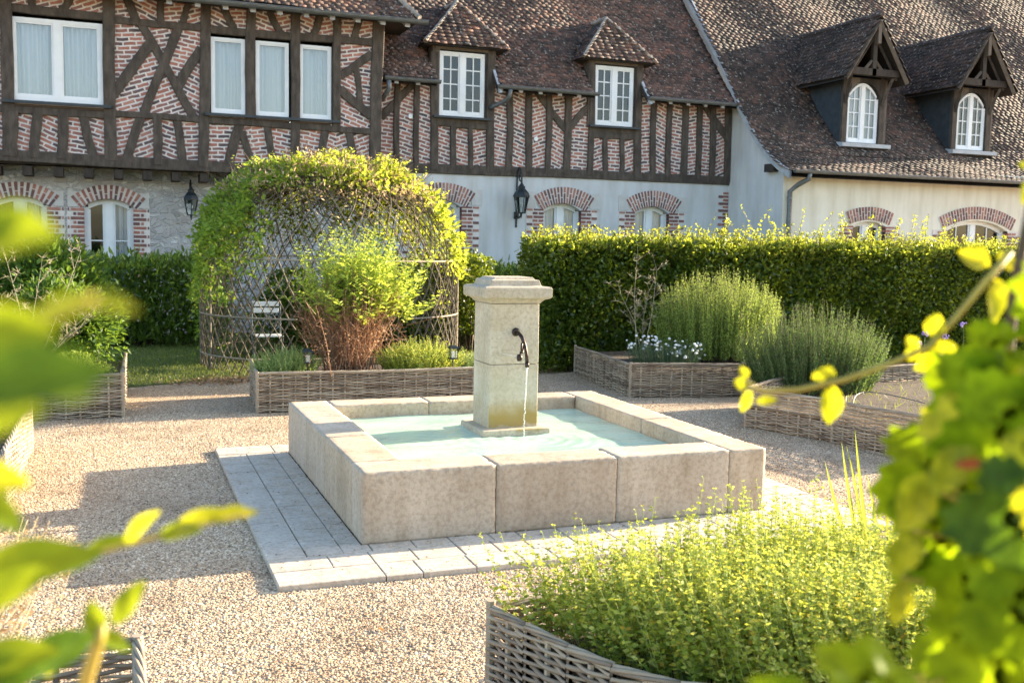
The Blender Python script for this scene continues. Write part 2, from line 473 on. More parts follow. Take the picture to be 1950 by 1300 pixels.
MT['blade'] = leafmat('iris_blade', [(0, (.14, .22, .05)), (.6, (.28, .36, .06)), (1, (.48, .40, .08))], .5, (.6, .62, .08))
MT['chive'] = leafmat('chive_leaf', [(0, (.08, .14, .07)), (1, (.18, .25, .13))], .3, (.3, .4, .15))
MT['petal_w'] = simple('white_petal', [(.3, (.66, .66, .62)), (.8, (.85, .85, .80))], 30, .8, 0)
MT['petal_p'] = simple('purple_petal', [(.3, (.26, .17, .48)), (.8, (.44, .32, .66))], 30, .7, 0)
MT['rod'] = simple('woven_rod', [(.2, (.05, .036, .024)), (.5, (.11, .085, .055)), (.85, (.24, .20, .13))], 12, .8, .3, .002, 50, island=True)
MT['drylf'] = leafmat('fallen_leaf', [(0, (.20, .11, .06)), (.5, (.36, .23, .13)), (1, (.50, .36, .22))], .2, (.5, .3, .1))
MT['bigleaf'] = leafmat('broad_leaf', [(0, (.055, .125, .006)), (.5, (.095, .18, .008)), (1, (.15, .24, .012))], .55, (.48, .66, .010), .5, spec=.10, veins=True)
MT['leaf_l'] = leafmat('soft_lime_leaf', [(0, (.07, .15, .012)), (.5, (.13, .22, .014)), (1, (.20, .27, .02))], .5, (.46, .52, .012), .5, spec=.15)
MT['bigleaf_y'] = leafmat('young_yellow_leaf', [(0, (.26, .32, .015)), (1, (.44, .44, .04))], .55, (.78, .76, .02), .5, veins=True)
MT['bigleaf_d'] = leafmat('dark_broad_leaf', [(0, (.030, .075, .010)), (1, (.055, .11, .016))], .38, (.18, .32, .012), .5, spec=.18, veins=True)
MT['shoot'] = simple('yellow_shoot', [(.3, (.36, .26, .04)), (.8, (.52, .42, .08))], 20, .5, 0)
MT['redleaf'] = leafmat('red_leaf', [(0, (.35, .07, .02)), (1, (.5, .12, .03))], .4, (.7, .15, .02))

# ------------------------------------------------------------------ foliage builder
def unit(v):
    return v / np.maximum(np.linalg.norm(v, axis=1, keepdims=True), 1e-9)
def rdir(n, up=0.0):
    v = rng.normal(size=(n, 3)); v = unit(v); v[:, 2] += up
    return unit(v)
def leaves(name, P, Dr, L, Wd, mat, parent=None, fold=.18, N=None, six=False, bend=0.0):
    P = np.asarray(P, float); n = len(P)
    Dr = unit(np.asarray(Dr, float))
    L = np.broadcast_to(L, (n,))[:, None]; Wd = np.broadcast_to(Wd, (n,))[:, None]
    if N is None: N = rdir(n, .8)
    Sd = unit(np.cross(Dr, N)); Nn = np.cross(Sd, Dr)
    h = Wd * .5
    if six:
        V = np.stack([P, P + Dr * L * .3 + Sd * h + Nn * h * fold, P + Dr * L * .7 + Sd * h * .75 + Nn * (h * fold - L * bend * .5), P + Dr * L - Nn * L * bend,
                      P + Dr * L * .7 - Sd * h * .75 + Nn * (h * fold - L * bend * .5), P + Dr * L * .3 - Sd * h + Nn * h * fold], 1).reshape(-1, 3)
        b = np.arange(n)[:, None] * 6
        F = np.concatenate([b + [0, 1, 2, 3], b + [0, 3, 4, 5]], 1).reshape(-1, 4)
    else:
        V = np.stack([P, P + Dr * L * .45 + Sd * h + Nn * h * fold, P + Dr * L, P + Dr * L * .45 - Sd * h + Nn * h * fold], 1).reshape(-1, 3)
        b = np.arange(n)[:, None] * 4
        F = np.concatenate([b + [0, 1, 2], b + [0, 2, 3]], 1).reshape(-1, 3)
    return npmesh(name, V, F, mat, parent)
def tubes(name, A, B, r0, r1, mat, parent=None, mid=None):
    """many straight 3-sided stems A->B"""
    A = np.asarray(A, float); B = np.asarray(B, float); n = len(A)
    d = unit(B - A); x = unit(np.cross(d, rdir(n))); y = np.cross(d, x)
    rr0 = np.broadcast_to(r0, (n,))[:, None]; rr1 = np.broadcast_to(r1, (n,))[:, None]
    V = []
    pts = [(A, rr0)] + ([(mid, (rr0 + rr1) / 2)] if mid is not None else []) + [(B, rr1)]
    for C_, r_ in pts:
        for k in range(3):
            q = 2 * math.pi * k / 3
            V.append(C_ + (x * math.cos(q) + y * math.sin(q)) * r_)
    m = len(V)
    V = np.stack(V, 1).reshape(-1, 3)
    b = np.arange(n)[:, None] * m
    F = []
    for s_ in range(len(pts) - 1):
        for k in range(3):
            F.append(b + [s_ * 3 + k, s_ * 3 + (k + 1) % 3, s_ * 3 + 3 + (k + 1) % 3, s_ * 3 + 3 + k])
    F = np.concatenate(F, 1).reshape(-1, 4)
    return npmesh(name, V, F, mat, parent)
def spikes(name, base, tips, per, Ll, Wl, lm, sm, parent, r=.003, start=.15, up=.6, whorl=2, jit=0, leafname='foliage'):
    """upright stems with leaves along them"""
    base = np.asarray(base); tips = np.asarray(tips); n = len(base)
    mid = (base + tips) / 2 + rng.normal(size=(n, 3)) * .02 * [1, 1, 0]
    tubes('stems', base, tips, r, r * .5, sm, parent, mid)
    t = np.linspace(start, 1, per)[None, :] + rng.uniform(-.02, .02, (n, per))
    t = np.clip(t, 0, 1)[..., None]
    P = (1 - t) ** 2 * base[:, None] + 2 * t * (1 - t) * (2 * mid - (base + tips) / 2)[:, None] + t ** 2 * tips[:, None]
    ax = unit(tips - base)
    PP = []; DD = []; LL = []
    for w_ in range(whorl):
        a = rng.uniform(0, 6.28, (n, 1)) + np.arange(per)[None, :] * 1.57 + w_ * 2 * math.pi / whorl
        d = np.stack([np.cos(a), np.sin(a), np.zeros_like(a)], -1) + up * ax[:, None] + rng.normal(size=(n, per, 3)) * .15
        PP.append(P.reshape(-1, 3)); DD.append(d.reshape(-1, 3))
        LL.append((Ll * (1.15 - .65 * t[..., 0] ** 3) * rng.uniform(.75, 1.2, (n, per))).reshape(-1))
    PP = np.concatenate(PP); DD = np.concatenate(DD); LL = np.concatenate(LL)
    return leaves(leafname, PP, DD, LL, LL * Wl, lm, parent)

# ================================================================== GROUND
def sheet(name, poly, z, mat, label=None, kind='structure', thick=0):
    m = MB(); n = len(poly)
    m.add([(p[0], p[1], z) for p in poly], [tuple(range(n))])
    return tag(m.build(name, mat), label, None, None, kind)
sheet('ground', [(-120, -60), (140, -60), (140, 160), (-120, 160)], 0, MT['gravel'], 'pale gravel ground of the courtyard garden')
LAWN = [(-9, 7.0), (-1.17, 6.95), (-.2, 7.45), (1.5, 7.55), (3.4, 7.8), (3.9, 8.2), (12, 8.2), (12, 13.9), (-9, 13.9)]
sheet('lawn', LAWN, .006, MT['lawn'], 'strip of lawn in front of the house')

# ================================================================== HOUSES
YL, YM = 13.5, 14.0          # jettied wing plane, main facade plane
RX, RY = 11.3, 12.0          # right house: gable wall and front wall
wing = empty('timbered_wing', (0, YL, 0), 'jettied half-timbered wing with crossed braces, pink brick infill and a rubble stone ground floor', 'house')
main = empty('timbered_house', (7.4, YM, 0), 'middle half-timbered house with close upright studs above a pale rendered ground floor', 'house')
right = empty('rendered_house', (15, RY, 0), 'cream rendered house on the right under a dark tiled roof with two steep gabled dormers', 'house')

def split(poly, a, b, cov=.7):
    """split convex poly by the line a-b if the segment covers most of the chord"""
    ax, az = a; bx, bz = b
    dx, dz = bx - ax, bz - az
    L = math.hypot(dx, dz)
    sd = [((p[0] - ax) * dz - (p[1] - az) * dx) / L for p in poly]
    if max(sd) < .06 or min(sd) > -.06: return [poly]
    P1 = []; P2 = []; ts = []
    n = len(poly)
    for i in range(n):
        p, q_ = poly[i], poly[(i + 1) % n]; s0, s1 = sd[i], sd[(i + 1) % n]
        (P1 if s0 >= 0 else P2).append(p)
        if (s0 >= 0) != (s1 >= 0):
            t = s0 / (s0 - s1); x = (p[0] + (q_[0] - p[0]) * t, p[1] + (q_[1] - p[1]) * t)
            P1.append(x); P2.append(x); ts.append(((x[0] - ax) * dx + (x[1] - az) * dz) / L)
    if len(ts) < 2: return [poly]
    t0, t1 = min(ts), max(ts)
    c = max(0, min(L, t1) - max(0, t0))
    if c < cov * (t1 - t0): return [poly]
    return [P1, P2]

def timber_frame(parent, Y, rect, T, wins, mortar_y, seed):
    """T: list of (kind, x1,y1,x2,y2,w) pixel measured; kinds rail/post/brace"""
    rr = random.Random(seed)
    segs = []
    for i, (k, x1, y1, x2, y2, wpx) in enumerate(T):
        a = W(x1, y1, Y); b = W(x2, y2, Y)
        sc = ((a[0] + b[0]) / 2 - CAM[0]) * CF[0] + (Y - CAM[1]) * CF[1]
        segs.append((k, a, b, wpx * sc / FPX))
    cells = [[(rect[0], rect[2]), (rect[1], rect[2]), (rect[1], rect[3]), (rect[0], rect[3])]]
    for kk in ('rail', 'post', 'brace') * 3:
        for k, a, b, w_ in segs:
            if k != kk: continue
            L = math.hypot(b[0] - a[0], b[1] - a[1]); e = .1 / L
            a2 = (a[0] - (b[0] - a[0]) * e, a[1] - (b[1] - a[1]) * e); b2 = (b[0] + (b[0] - a[0]) * e, b[1] + (b[1] - a[1]) * e)
            cells = [c for p in cells for c in split(p, a2, b2)]
    m = MB()
    for c in cells:
        cx = sum(p[0] for p in c) / len(c); cz = sum(p[1] for p in c) / len(c)
        if any(x0 < cx < x1 and z0 < cz < z1 for x0, x1, z0, z1 in wins): continue
        al = rr.choice([-1, 1]) * rr.uniform(.03, .42); ox, oz = rr.uniform(0, 9), rr.uniform(0, 9)
        # drop the panel a hair at random so neighbours never share a plane
        yy = Y + rr.uniform(0, .012)
        uv = [(p[0] * math.cos(al) + p[1] * math.sin(al) + ox, -p[0] * math.sin(al) + p[1] * math.cos(al) + oz) for p in c]
        m.add([(p[0], yy, p[1]) for p in c], [tuple(range(len(c)))], [uv])
    m.build('brick_infill', MT['infill'], parent)
    for i, (k, a, b, w_) in enumerate(segs):
        m = MB(); n = 7
        dx, dz = b[0] - a[0], b[1] - a[1]; L = math.hypot(dx, dz); nx, nz = -dz / L, dx / L
        pr = {'rail': .040, 'post': .050, 'brace': .030}[k] + (i % 9) * .0011 + rr.uniform(0, .0006)
        ph = rr.uniform(0, 6); bow = rr.uniform(-.02, .02) if k != 'rail' else rr.uniform(-.008, .008)
        rg = []
        for j in range(n + 1):
            t = j / n
            off = bow * math.sin(math.pi * t) + .006 * math.sin(5 * t + ph)
            h0 = w_ / 2 * (1 + rr.uniform(-.09, .09)); h1 = w_ / 2 * (1 + rr.uniform(-.09, .09))
            cx, cz = a[0] + dx * t + nx * off, a[1] + dz * t + nz * off
            pj = pr + rr.uniform(-.0005, .0005)
            e = min(.012, w_ * .15)
            rg.append([(cx + nx * h0, Y + .05, cz + nz * h0), (cx + nx * h0, Y - pj + e, cz + nz * h0), (cx + nx * (h0 - e), Y - pj, cz + nz * (h0 - e)),
                       (cx - nx * (h1 - e), Y - pj, cz - nz * (h1 - e)), (cx - nx * h1, Y - pj + e, cz - nz * h1), (cx - nx * h1, Y + .05, cz - nz * h1)])
        m.rings(rg)
        m.build({'rail': 'timber_rail', 'post': 'timber_post', 'brace': 'timber_brace'}[k], MT['wood'], parent)

def window(parent, Y, x0, x1, z0, z1, cols, rows, curtain='full', mull=True, fw=.05, sill=True, arch=0, name='window', deep=.10, split_at=.5, drape=0, gm='glass'):
    """casement window, frame front at plane Y; parts: window > pane, curtain"""
    m = MB(); W_ = x1 - x0
    zc = z1
    def bar(a, b, c, d, f, bk): m.box(a, b, Y - f, Y + bk, c, d)
    def topz(x, inset=0):
        if not arch: return z1 - inset
        t = (x - (x0 + x1) / 2) / (W_ / 2)
        return z1 - arch * t * t - inset
    # outer frame
    bar(x0, x0 + fw, z0, topz(x0), .0, .06); bar(x1 - fw, x1, z0, topz(x1), .0, .06)
    bar(x0 + fw, x1 - fw, z0, z0 + fw * 1.2, .004, .06)
    if arch:
        n = 10
        for i in range(n):
            xa = x0 + fw + (W_ - 2 * fw) * i / n; xb = x0 + fw + (W_ - 2 * fw) * (i + 1) / n
            m.prism([(xa, topz(xa) - fw * 1.2), (xb, topz(xb) - fw * 1.2), (xb, topz(xb)), (xa, topz(xa))], 'y', Y - .003, Y + .06)
    else:
        bar(x0 + fw, x1 - fw, z1 - fw, z1, .004, .06)
    xs = [(x0 + fw, x1 - fw)]
    if mull:
        xm = x0 + W_ * split_at; mw = fw * .95
        bar(xm - mw, xm + mw, z0 + fw * 1.2, topz(xm) - fw, .012, .055)
        xs = [(x0 + fw, xm - mw), (xm + mw, x1 - fw)]
    for a, b in xs:
        s_ = fw * .55
        bar(a, a + s_, z0 + fw * 1.2, topz(a) - fw * (1.2 if arch else 1), -.010, .045); bar(b - s_, b, z0 + fw * 1.2, topz(b) - fw * (1.2 if arch else 1), -.010, .045)
        bar(a + s_, b - s_, z0 + fw * 1.2, z0 + fw * 1.2 + s_ * 1.3, -.008, .045)
        if not arch: bar(a + s_, b - s_, z1 - fw - s_, z1 - fw, -.008, .045)
        a += s_; b -= s_
        for i in range(1, cols):
            x = a + (b - a) * i / cols; bar(x - .011, x + .011, z0 + fw, min(topz(x), z1) - fw, -.014, .03)
        for i in range(1, rows):
            z = z0 + fw + (z1 - z0 - 2 * fw) * i / rows; bar(a, b, z - .011, z + .011, -.016, .028)
    f = m.build(name, MT['white'], parent)
    g = MB()
    if arch:
        n = 10; top = [(x0 + fw + (W_ - 2 * fw) * i / n) for i in range(n + 1)]
        g.add([(x0 + fw, Y + .034, z0 + fw), (x1 - fw, Y + .034, z0 + fw)] + [(x, Y + .034, topz(x) - fw * .6) for x in reversed(top)], [tuple(range(n + 3))])
    else:
        g.add([(x0 + fw * .5, Y + .034, z0 + fw * .5), (x1 - fw * .5, Y + .034, z0 + fw * .5), (x1 - fw * .5, Y + .034, z1 - fw * .5), (x0 + fw * .5, Y + .034, z1 - fw * .5)], [(0, 1, 2, 3)])
    g.build('pane', MT[gm], f)
    if curtain:
        spans = {'full': [(x0 + .02, x1 - .02)], 'left': [(x0 + .02, x0 + W_ * .28)], 'right': [(x0 + W_ * .62, x1 - .02)], 'sides': [(x0 + .02, x0 + W_ * .3), (x0 + W_ * .72, x1 - .02)],
                 'drape': [(x0 + .02, x0 + W_ * .47), (x0 + W_ * .53, x1 - .02)]}[curtain]
        for (a, b) in spans:
            n = 40; vs = []; ph = random.uniform(0, 6)
            for j in range(2):
                for i in range(n + 1):
                    t = i / n; x = a + (b - a) * t
                    if j == 0 and curtain == 'drape': x = a + (b - a) * (t * .92 + .04)
                    vs.append((x, Y + .13 + .034 * math.sin(t * 6.28 * (b - a) * 8 + ph + math.sin(t * 9)) + .018 * math.sin(t * 31 + ph * 2), (z0 if j == 0 else z1 + .02)))
            c = MB(); c.add(vs, [(i, i + 1, n + 2 + i, n + 1 + i) for i in range(n)])
            c.build('curtain', MT['curtain'], f, smooth=True)
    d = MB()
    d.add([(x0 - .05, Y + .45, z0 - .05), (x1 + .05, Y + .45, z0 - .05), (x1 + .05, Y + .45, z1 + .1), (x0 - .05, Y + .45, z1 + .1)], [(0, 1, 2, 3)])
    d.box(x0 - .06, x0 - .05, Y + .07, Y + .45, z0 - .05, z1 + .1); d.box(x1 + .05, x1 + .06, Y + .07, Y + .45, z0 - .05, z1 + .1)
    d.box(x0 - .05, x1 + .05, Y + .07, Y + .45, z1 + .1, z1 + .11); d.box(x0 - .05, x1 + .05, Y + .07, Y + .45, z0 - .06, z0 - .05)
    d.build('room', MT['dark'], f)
    return f
def sill(parent, Y, x0, x1, z, h=.045, out=.12, mat='slate'):
    m = MB(); m.prism([(Y - out, z - h - .01), (Y - out, z - .008), (Y + .05, z), (Y + .05, z - h - .01)], 'x', x0, x1)
    m.build('window_sill', MT[mat], parent)

# ---- left wing upper floor
TL = [('rail', -40, 294, 730, 334, 21), ('rail', -40, 11, 205, 33, 15), ('rail', 205, 38, 392, 54, 13), ('rail', 392, 56, 720, 83, 14),
      ('rail', -40, 204, 207, 221, 14), ('rail', 207, 215, 390, 229, 12), ('rail', 390, 229, 566, 241, 12), ('rail', 566, 241, 716, 251, 12),
      ('post', 9, -30, 17, 296, 22), ('post', 206, -20, 211, 306, 22), ('post', 393, 0, 386, 318, 19), ('post', 721, 30, 714, 336, 22),
      ('post', 478, 12, 478, 230, 18), ('post', 562, 20, 561, 325, 17), ('post', 641, 30, 640, 248, 15), ('post', 306, -5, 306, 46, 13),
      ('brace', 60, -12, 66, 18, 14), ('brace', 140, -12, 117, 24, 13), ('brace', 240, -6, 262, 44, 15), ('brace', 362, -4, 347, 49, 12),
      ('brace', 420, 6, 446, 60, 14), ('brace', 512, 16, 535, 66, 13), ('brace', 611, 24, 594, 72, 14), ('brace', 687, 32, 672, 78, 13),
      ('brace', 341, 50, 274, 220, 17), ('brace', 267, 45, 369, 224, 16), ('brace', 290, 78, 214, 182, 19), ('brace', 384, 93, 340, 166, 18),
      ('brace', 708, 103, 646, 146, 15), ('brace', 678, 130, 685, 198, 12), ('brace', 648, 170, 707, 222, 17),
      ('post', 72, 214, 62, 300, 18), ('post', 119, 216, 119, 303, 19), ('brace', 157, 218, 183, 308, 17), ('brace', 269, 222, 237, 312, 17),
      ('post', 300, 224, 301, 314, 16), ('brace', 336, 226, 350, 318, 16), ('brace', 457, 236, 432, 322, 18), ('brace', 461, 250, 482, 326, 14),
      ('brace', 508, 238, 521, 328, 14), ('brace', 620, 246, 607, 334, 15), ('brace', 664, 250, 679, 338, 15),
      ('post', 22, 210, 22, 298, 21), ('rail', -40, -30, 730, 26, 10)]
wl = W(24, 195, YL); wr = W(196, 195, YL)
WINS_L = [(W(20, 100, YL)[0], W(196, 100, YL)[0], 4.0, 5.28)]
for xa, xb in ((402, 467), (487, 550), (570, 631)):
    WINS_L.append((W(xa, 150, YL)[0], W(xb, 150, YL)[0], 0, 0))
z1s = W(23, 31, YL)[1], W(403, 70, YL)[1]; z0s = W(26, 190, YL)[1], W(404, 215, YL)[1]
WINS_L[0] = (WINS_L[0][0], WINS_L[0][1], z0s[0], z1s[0])
for i in (1, 2, 3): WINS_L[i] = (WINS_L[i][0], WINS_L[i][1], z0s[1], z1s[1])
timber_frame(wing, YL, (-4.2, 3.36, 3.0, 5.95), TL, WINS_L, 0, 3)
window(wing, YL + .01, *WINS_L[0], 1, 1, 'drape', fw=.06, gm='glass_sky')
for i in (1, 2, 3): window(wing, YL + .01, *WINS_L[i], 1, 1, 'full', mull=False, fw=.045, gm='glass_sky')
sill(wing, YL, WINS_L[0][0] - .15, WINS_L[0][1] + .12, z0s[0] - .002)
sill(wing, YL, WINS_L[1][0] - .12, WINS_L[3][1] + .14, z0s[1] - .002)
m = MB(); m.box(3.3, 3.36, YL + .06, YM + .3, 2.95, 5.75); m.build('side_wall', MT['infill'], wing)
# joist ends under the jetty
zb = W(0, 312, YL)[1]
m0 = None
for i in range(15):
    x = -3.6 + i * .475
    m = MB(); m.box(x - .075, x + .075, YL + .02, YM - .004, zb - .17, zb - .012)
    m.build('joist_end', MT['wood'], wing, bevel=.008)
m = MB(); m.box(-4.2, 3.3, YL + .05, YM, zb + .02, zb + .05); m.build('jetty_soffit', MT['wood_dark'], wing)

def arch_wall(parent, name, Y, x0, x1, z0, z1, ops, mat, thick=.30):
    """wall with segmental-arched openings ops: (xa, xb, zbottom, zspring, rise)"""
    m = MB(); ops = sorted(ops); cur = x0
    def quad(a, b, c, d): m.add([(a, Y, c), (b, Y, c), (b, Y, d), (a, Y, d)], [(0, 1, 2, 3)])
    for xa, xb, zbm, zs, rise in ops:
        quad(cur, xa, z0, z1); cur = xb
        if zbm > z0: quad(xa, xb, z0, zbm)
        n = 12; arc = []
        for i in range(n + 1):
            t = i / n; x = xa + (xb - xa) * t; arc.append((x, zs + rise * (1 - (2 * t - 1) ** 2)))
        for i in range(n):
            (a, za), (b, zb_) = arc[i], arc[i + 1]
            m.add([(a, Y, za), (b, Y, zb_), (b, Y, z1), (a, Y, z1)], [(0, 1, 2, 3)])
            m.add([(a, Y, za), (b, Y, zb_), (b, Y + thick, zb_), (a, Y + thick, za)], [(0, 1, 2, 3)])
        for x in (xa, xb): m.add([(x, Y, zbm), (x, Y + thick, zbm), (x, Y + thick, zs), (x, Y, zs)], [(0, 1, 2, 3)])
        m.add([(xa, Y, zbm), (xb, Y, zbm), (xb, Y + thick, zbm), (xa, Y + thick, zbm)], [(0, 1, 2, 3)])
    quad(cur, x1, z0, z1)
    return m.build(name, mat, parent)
def brick_arch(parent, Y, xa, xb, zs, rise, h=.34, n=15, key=True):
    """radial voussoirs over an opening, and pale end stones"""
    a = (xb - xa) / 2; Rr = (a * a + rise * rise) / (2 * rise); cx = (xa + xb) / 2; cz = zs + rise - Rr
    th = math.asin(a / Rr) * 1.03
    mm = MB(); nn = 24; inner = []; outer = []
    for i in range(nn + 1):
        t = -th + 2 * th * i / nn
        inner.append((cx + Rr * math.sin(t), cz + Rr * math.cos(t))); outer.append((cx + (Rr + h) * math.sin(t), cz + (Rr + h) * math.cos(t)))
    for i in range(nn):
        mm.add([(p[0], Y - .012, p[1]) for p in (inner[i], inner[i + 1], outer[i + 1], outer[i])], [(0, 1, 2, 3)])
        mm.add([(inner[i][0], Y - .012, inner[i][1]), (inner[i + 1][0], Y - .012, inner[i + 1][1]), (inner[i + 1][0], Y + .1, inner[i + 1][1]), (inner[i][0], Y + .1, inner[i][1])], [(0, 1, 2, 3)])
    ar = mm.build('arch', MT['mortar'], parent)
    b = MB()
    for i in range(n):
        t0 = -th + 2 * th * (i + .22) / n; t1 = -th + 2 * th * (i + .76) / n
        cuts = [(0.0, .60), (.66, 1.0)] if i % 2 else [(0.0, .32), (.38, 1.0)]
        for u0, u1 in cuts:
            r0, r1 = Rr + h * u0 - (.006 if u0 == 0 else 0), Rr + h * u1
            t0j, t1j = t0 + random.uniform(-.1, .1) * (t1 - t0) * .4, t1
            b.prism([(cx + r0 * math.sin(t0j), cz + r0 * math.cos(t0j)), (cx + r0 * math.sin(t1j), cz + r0 * math.cos(t1j)),
                     (cx + r1 * math.sin(t1j), cz + r1 * math.cos(t1j)), (cx + r1 * math.sin(t0j), cz + r1 * math.cos(t0j))], 'y', Y - .020 - random.uniform(0, .004), Y + .09)
    b.build('brick', MT['brick'], ar)
def quoin(parent, Y, xin, side, z0, z1, w0=.24, w1=.37, deep=.12):
    """toothed brick jamb; xin the opening edge; side +1 grows to +x"""
    q = MB(); b = MB(); z = z0; i = 0; rh = .076
    xa, xb = sorted((xin, xin + side * w1))
    q.box(xa, xb, Y - .010, Y + deep, z0, z1)
    while z + rh < z1 + .03:
        wd = w1 if i % 2 else w0
        cuts = [(0, .22), (.235, wd)] if i % 2 else [(0, .11), (.125, wd)]
        for c0, c1 in cuts:
            e0, e1 = xin + side * (c0 - (.006 if c0 == 0 else 0)), xin + side * (c1 - .012)
            e0, e1 = sorted((e0, e1))
            b.box(e0, e1, Y - .018 - random.uniform(0, .005), Y + deep - .01, z + .016 + random.uniform(-.003, .003), min(z + rh - .010, z1 - .002))
        z += rh; i += 1
    o = q.build('quoin', MT['mortar'], parent)
    b.build('brick', MT['brick'], o)
def keystone(parent, Y, x0, x1, z0, z1):
    m = MB(); m.box(x0, x1, Y - .014, Y + .05, z0, z1); m.build('end_stone', MT['stonelt'], parent)

# ---- left wing ground floor (rubble)
LO = [(-3.25, -2.38, .25, 2.24, .15), (-1.80, -.98, .25, 2.24, .15)]
arch_wall(wing, 'stone_wall', YM, -5.0, 3.38, 0, 3.0, LO, MT['rubble'])
for xa, xb, zbm, zs, rise in LO:
    brick_arch(wing, YM, xa - .05, xb + .05, zs - .02, rise + .02, .24, 14)
    keystone(wing, YM, xa - .26, xa - .06, zs - .0, zs + .26); keystone(wing, YM, xb + .06, xb + .26, zs - .0, zs + .26)
    quoin(wing, YM, xa, -1, .25, zs - .02, .18, .27); quoin(wing, YM, xb, 1, .25, zs - .02, .18, .27)
window(wing, YM + .13, LO[0][0], LO[0][1], .25, 2.39, 1, 3, 'right', arch=.15, fw=.07)
window(wing, YM + .13, LO[1][0], LO[1][1], .25, 2.39, 1, 3, 'right', arch=.15, fw=.07)

# ---- main house upper floor
TM = [('rail', 725, 317, 1392, 345, 17),
      ('post', 757, 150, 756, 320, 11), ('post', 793, 150, 792, 324, 11), ('post', 827, 100, 826, 324, 15),
      ('post', 862, 238, 862, 322, 11), ('post', 895, 240, 895, 322, 9), ('post', 936, 95, 932, 328, 15), ('rail', 830, 234, 938, 243, 12), ('rail', 830, 226, 938, 234, 9), ('rail', 1126, 247, 1220, 252, 12),
      ('post', 969, 165, 968, 326, 13), ('post', 1007, 168, 1006, 328, 13), ('post', 1045, 172, 1042, 330, 12), ('post', 1082, 175, 1078, 332, 14),
      ('brace', 1019, 172, 1078, 248, 13), ('brace', 1124, 200, 1082, 247, 12),
      ('post', 1127, 112, 1122, 334, 12), ('rail', 1126, 257, 1220, 262, 11), ('post', 1152, 260, 1152, 336, 10), ('post', 1184, 262, 1183, 338, 9),
      ('post', 1217, 118, 1213, 340, 14),
      ('post', 1245, 190, 1242, 342, 12), ('post', 1275, 192, 1271, 342, 11), ('post', 1305, 195, 1301, 344, 13), ('post', 1332, 197, 1327, 344, 11),
      ('post', 1358, 199, 1354, 346, 12), ('post', 1386, 200, 1383, 348, 13), ('brace', 1340, 200, 1386, 266, 14), ('brace', 790, 158, 726, 224, 14)]
dz0, dz1 = W(835, 220, YM)[1], W(837, 97, YM)[1]
DW = [(W(836, 160, YM)[0], W(922, 160, YM)[0], dz0, dz1), (W(1131, 180, YM)[0], W(1205, 180, YM)[0], W(1130, 238, YM)[1], W(1132, 124, YM)[1])]
timber_frame(main, YM, (3.40, 11.28, 3.18, 4.95), TM, [(a, b, c, 6.0) for a, b, c, d in DW], 0, 11)
for x0, x1, z0, z1 in DW:
    window(main, YM - .02, x0, x1, z0, z1, 2, 4, None, fw=.055)
    sill(main, YM, x0 - .13, x1 + .13, z0 - .002, .04, .14)
# ---- main ground floor
zt = 3.17
MO = [(4.30, 5.15, .2, 2.44, .14), (6.90, 7.76, .2, 2.44, .15), (9.00, 9.84, .2, 2.44, .15)]
arch_wall(main, 'rendered_wall', YM, 3.38, 11.3, 0, zt, MO, MT['plaster'])
for xa, xb, zbm, zs, rise in MO:
    brick_arch(main, YM, xa - .02, xb + .10, zs, rise, .33, 19)
    quoin(main, YM, xa, -1, .2, zs + .02); quoin(main, YM, xb, 1, .2, zs + .02)
    keystone(main, YM, xa - .38, xa - .16, zs + .04, zs + .36); keystone(main, YM, xb + .20, xb + .42, zs + .04, zs + .36)
    window(main, YM + .15, xa, xb, .2, zs + rise, 1, 3, 'full', arch=rise, fw=.07)
quoin(main, YM, 11.29, -1, 0, 2.95, .10, .14)

# ---- right house walls
prof_r = [(11.62, 3.26), (11.9, 3.38), (12.38, 3.66), (12.87, 4.08), (13.5, 4.74), (14.41, 5.94), (15.74, 7.46), (18.2, 10.3)]
m = MB()
m.prism([(RY, 0), (RY, 3.40)] + [(y, z - .07) for y, z in prof_r if y > 12.2] + [(18.2, 0)], 'x', RX, RX + .3)
m.build('gable_wall', MT['plaster'], right)
RO = [(13.06, 13.92, .6, 2.25, .10), (15.55, 17.30, .6, 2.22, .22)]
arch_wall(right, 'front_wall', RY - .001, RX, 24, 0, 3.45, RO, MT['cream'])
for (xa, xb, zbm, zs, rise), n, h in zip(RO, (16, 28), (.26, .26)):
    brick_arch(right, RY, xa - .08, xb + .08, zs + .04, rise, h, n)
    quoin(right, RY, xa, -1, .6, zs); quoin(right, RY, xb, 1, .6, zs)
window(right, RY + .15, RO[0][0], RO[0][1], .6, 2.35, 1, 3, None, arch=.10, fw=.07)
window(right, RY + .15, RO[1][0], RO[1][1], .6, 2.44, 2, 3, None, arch=.22, fw=.07)

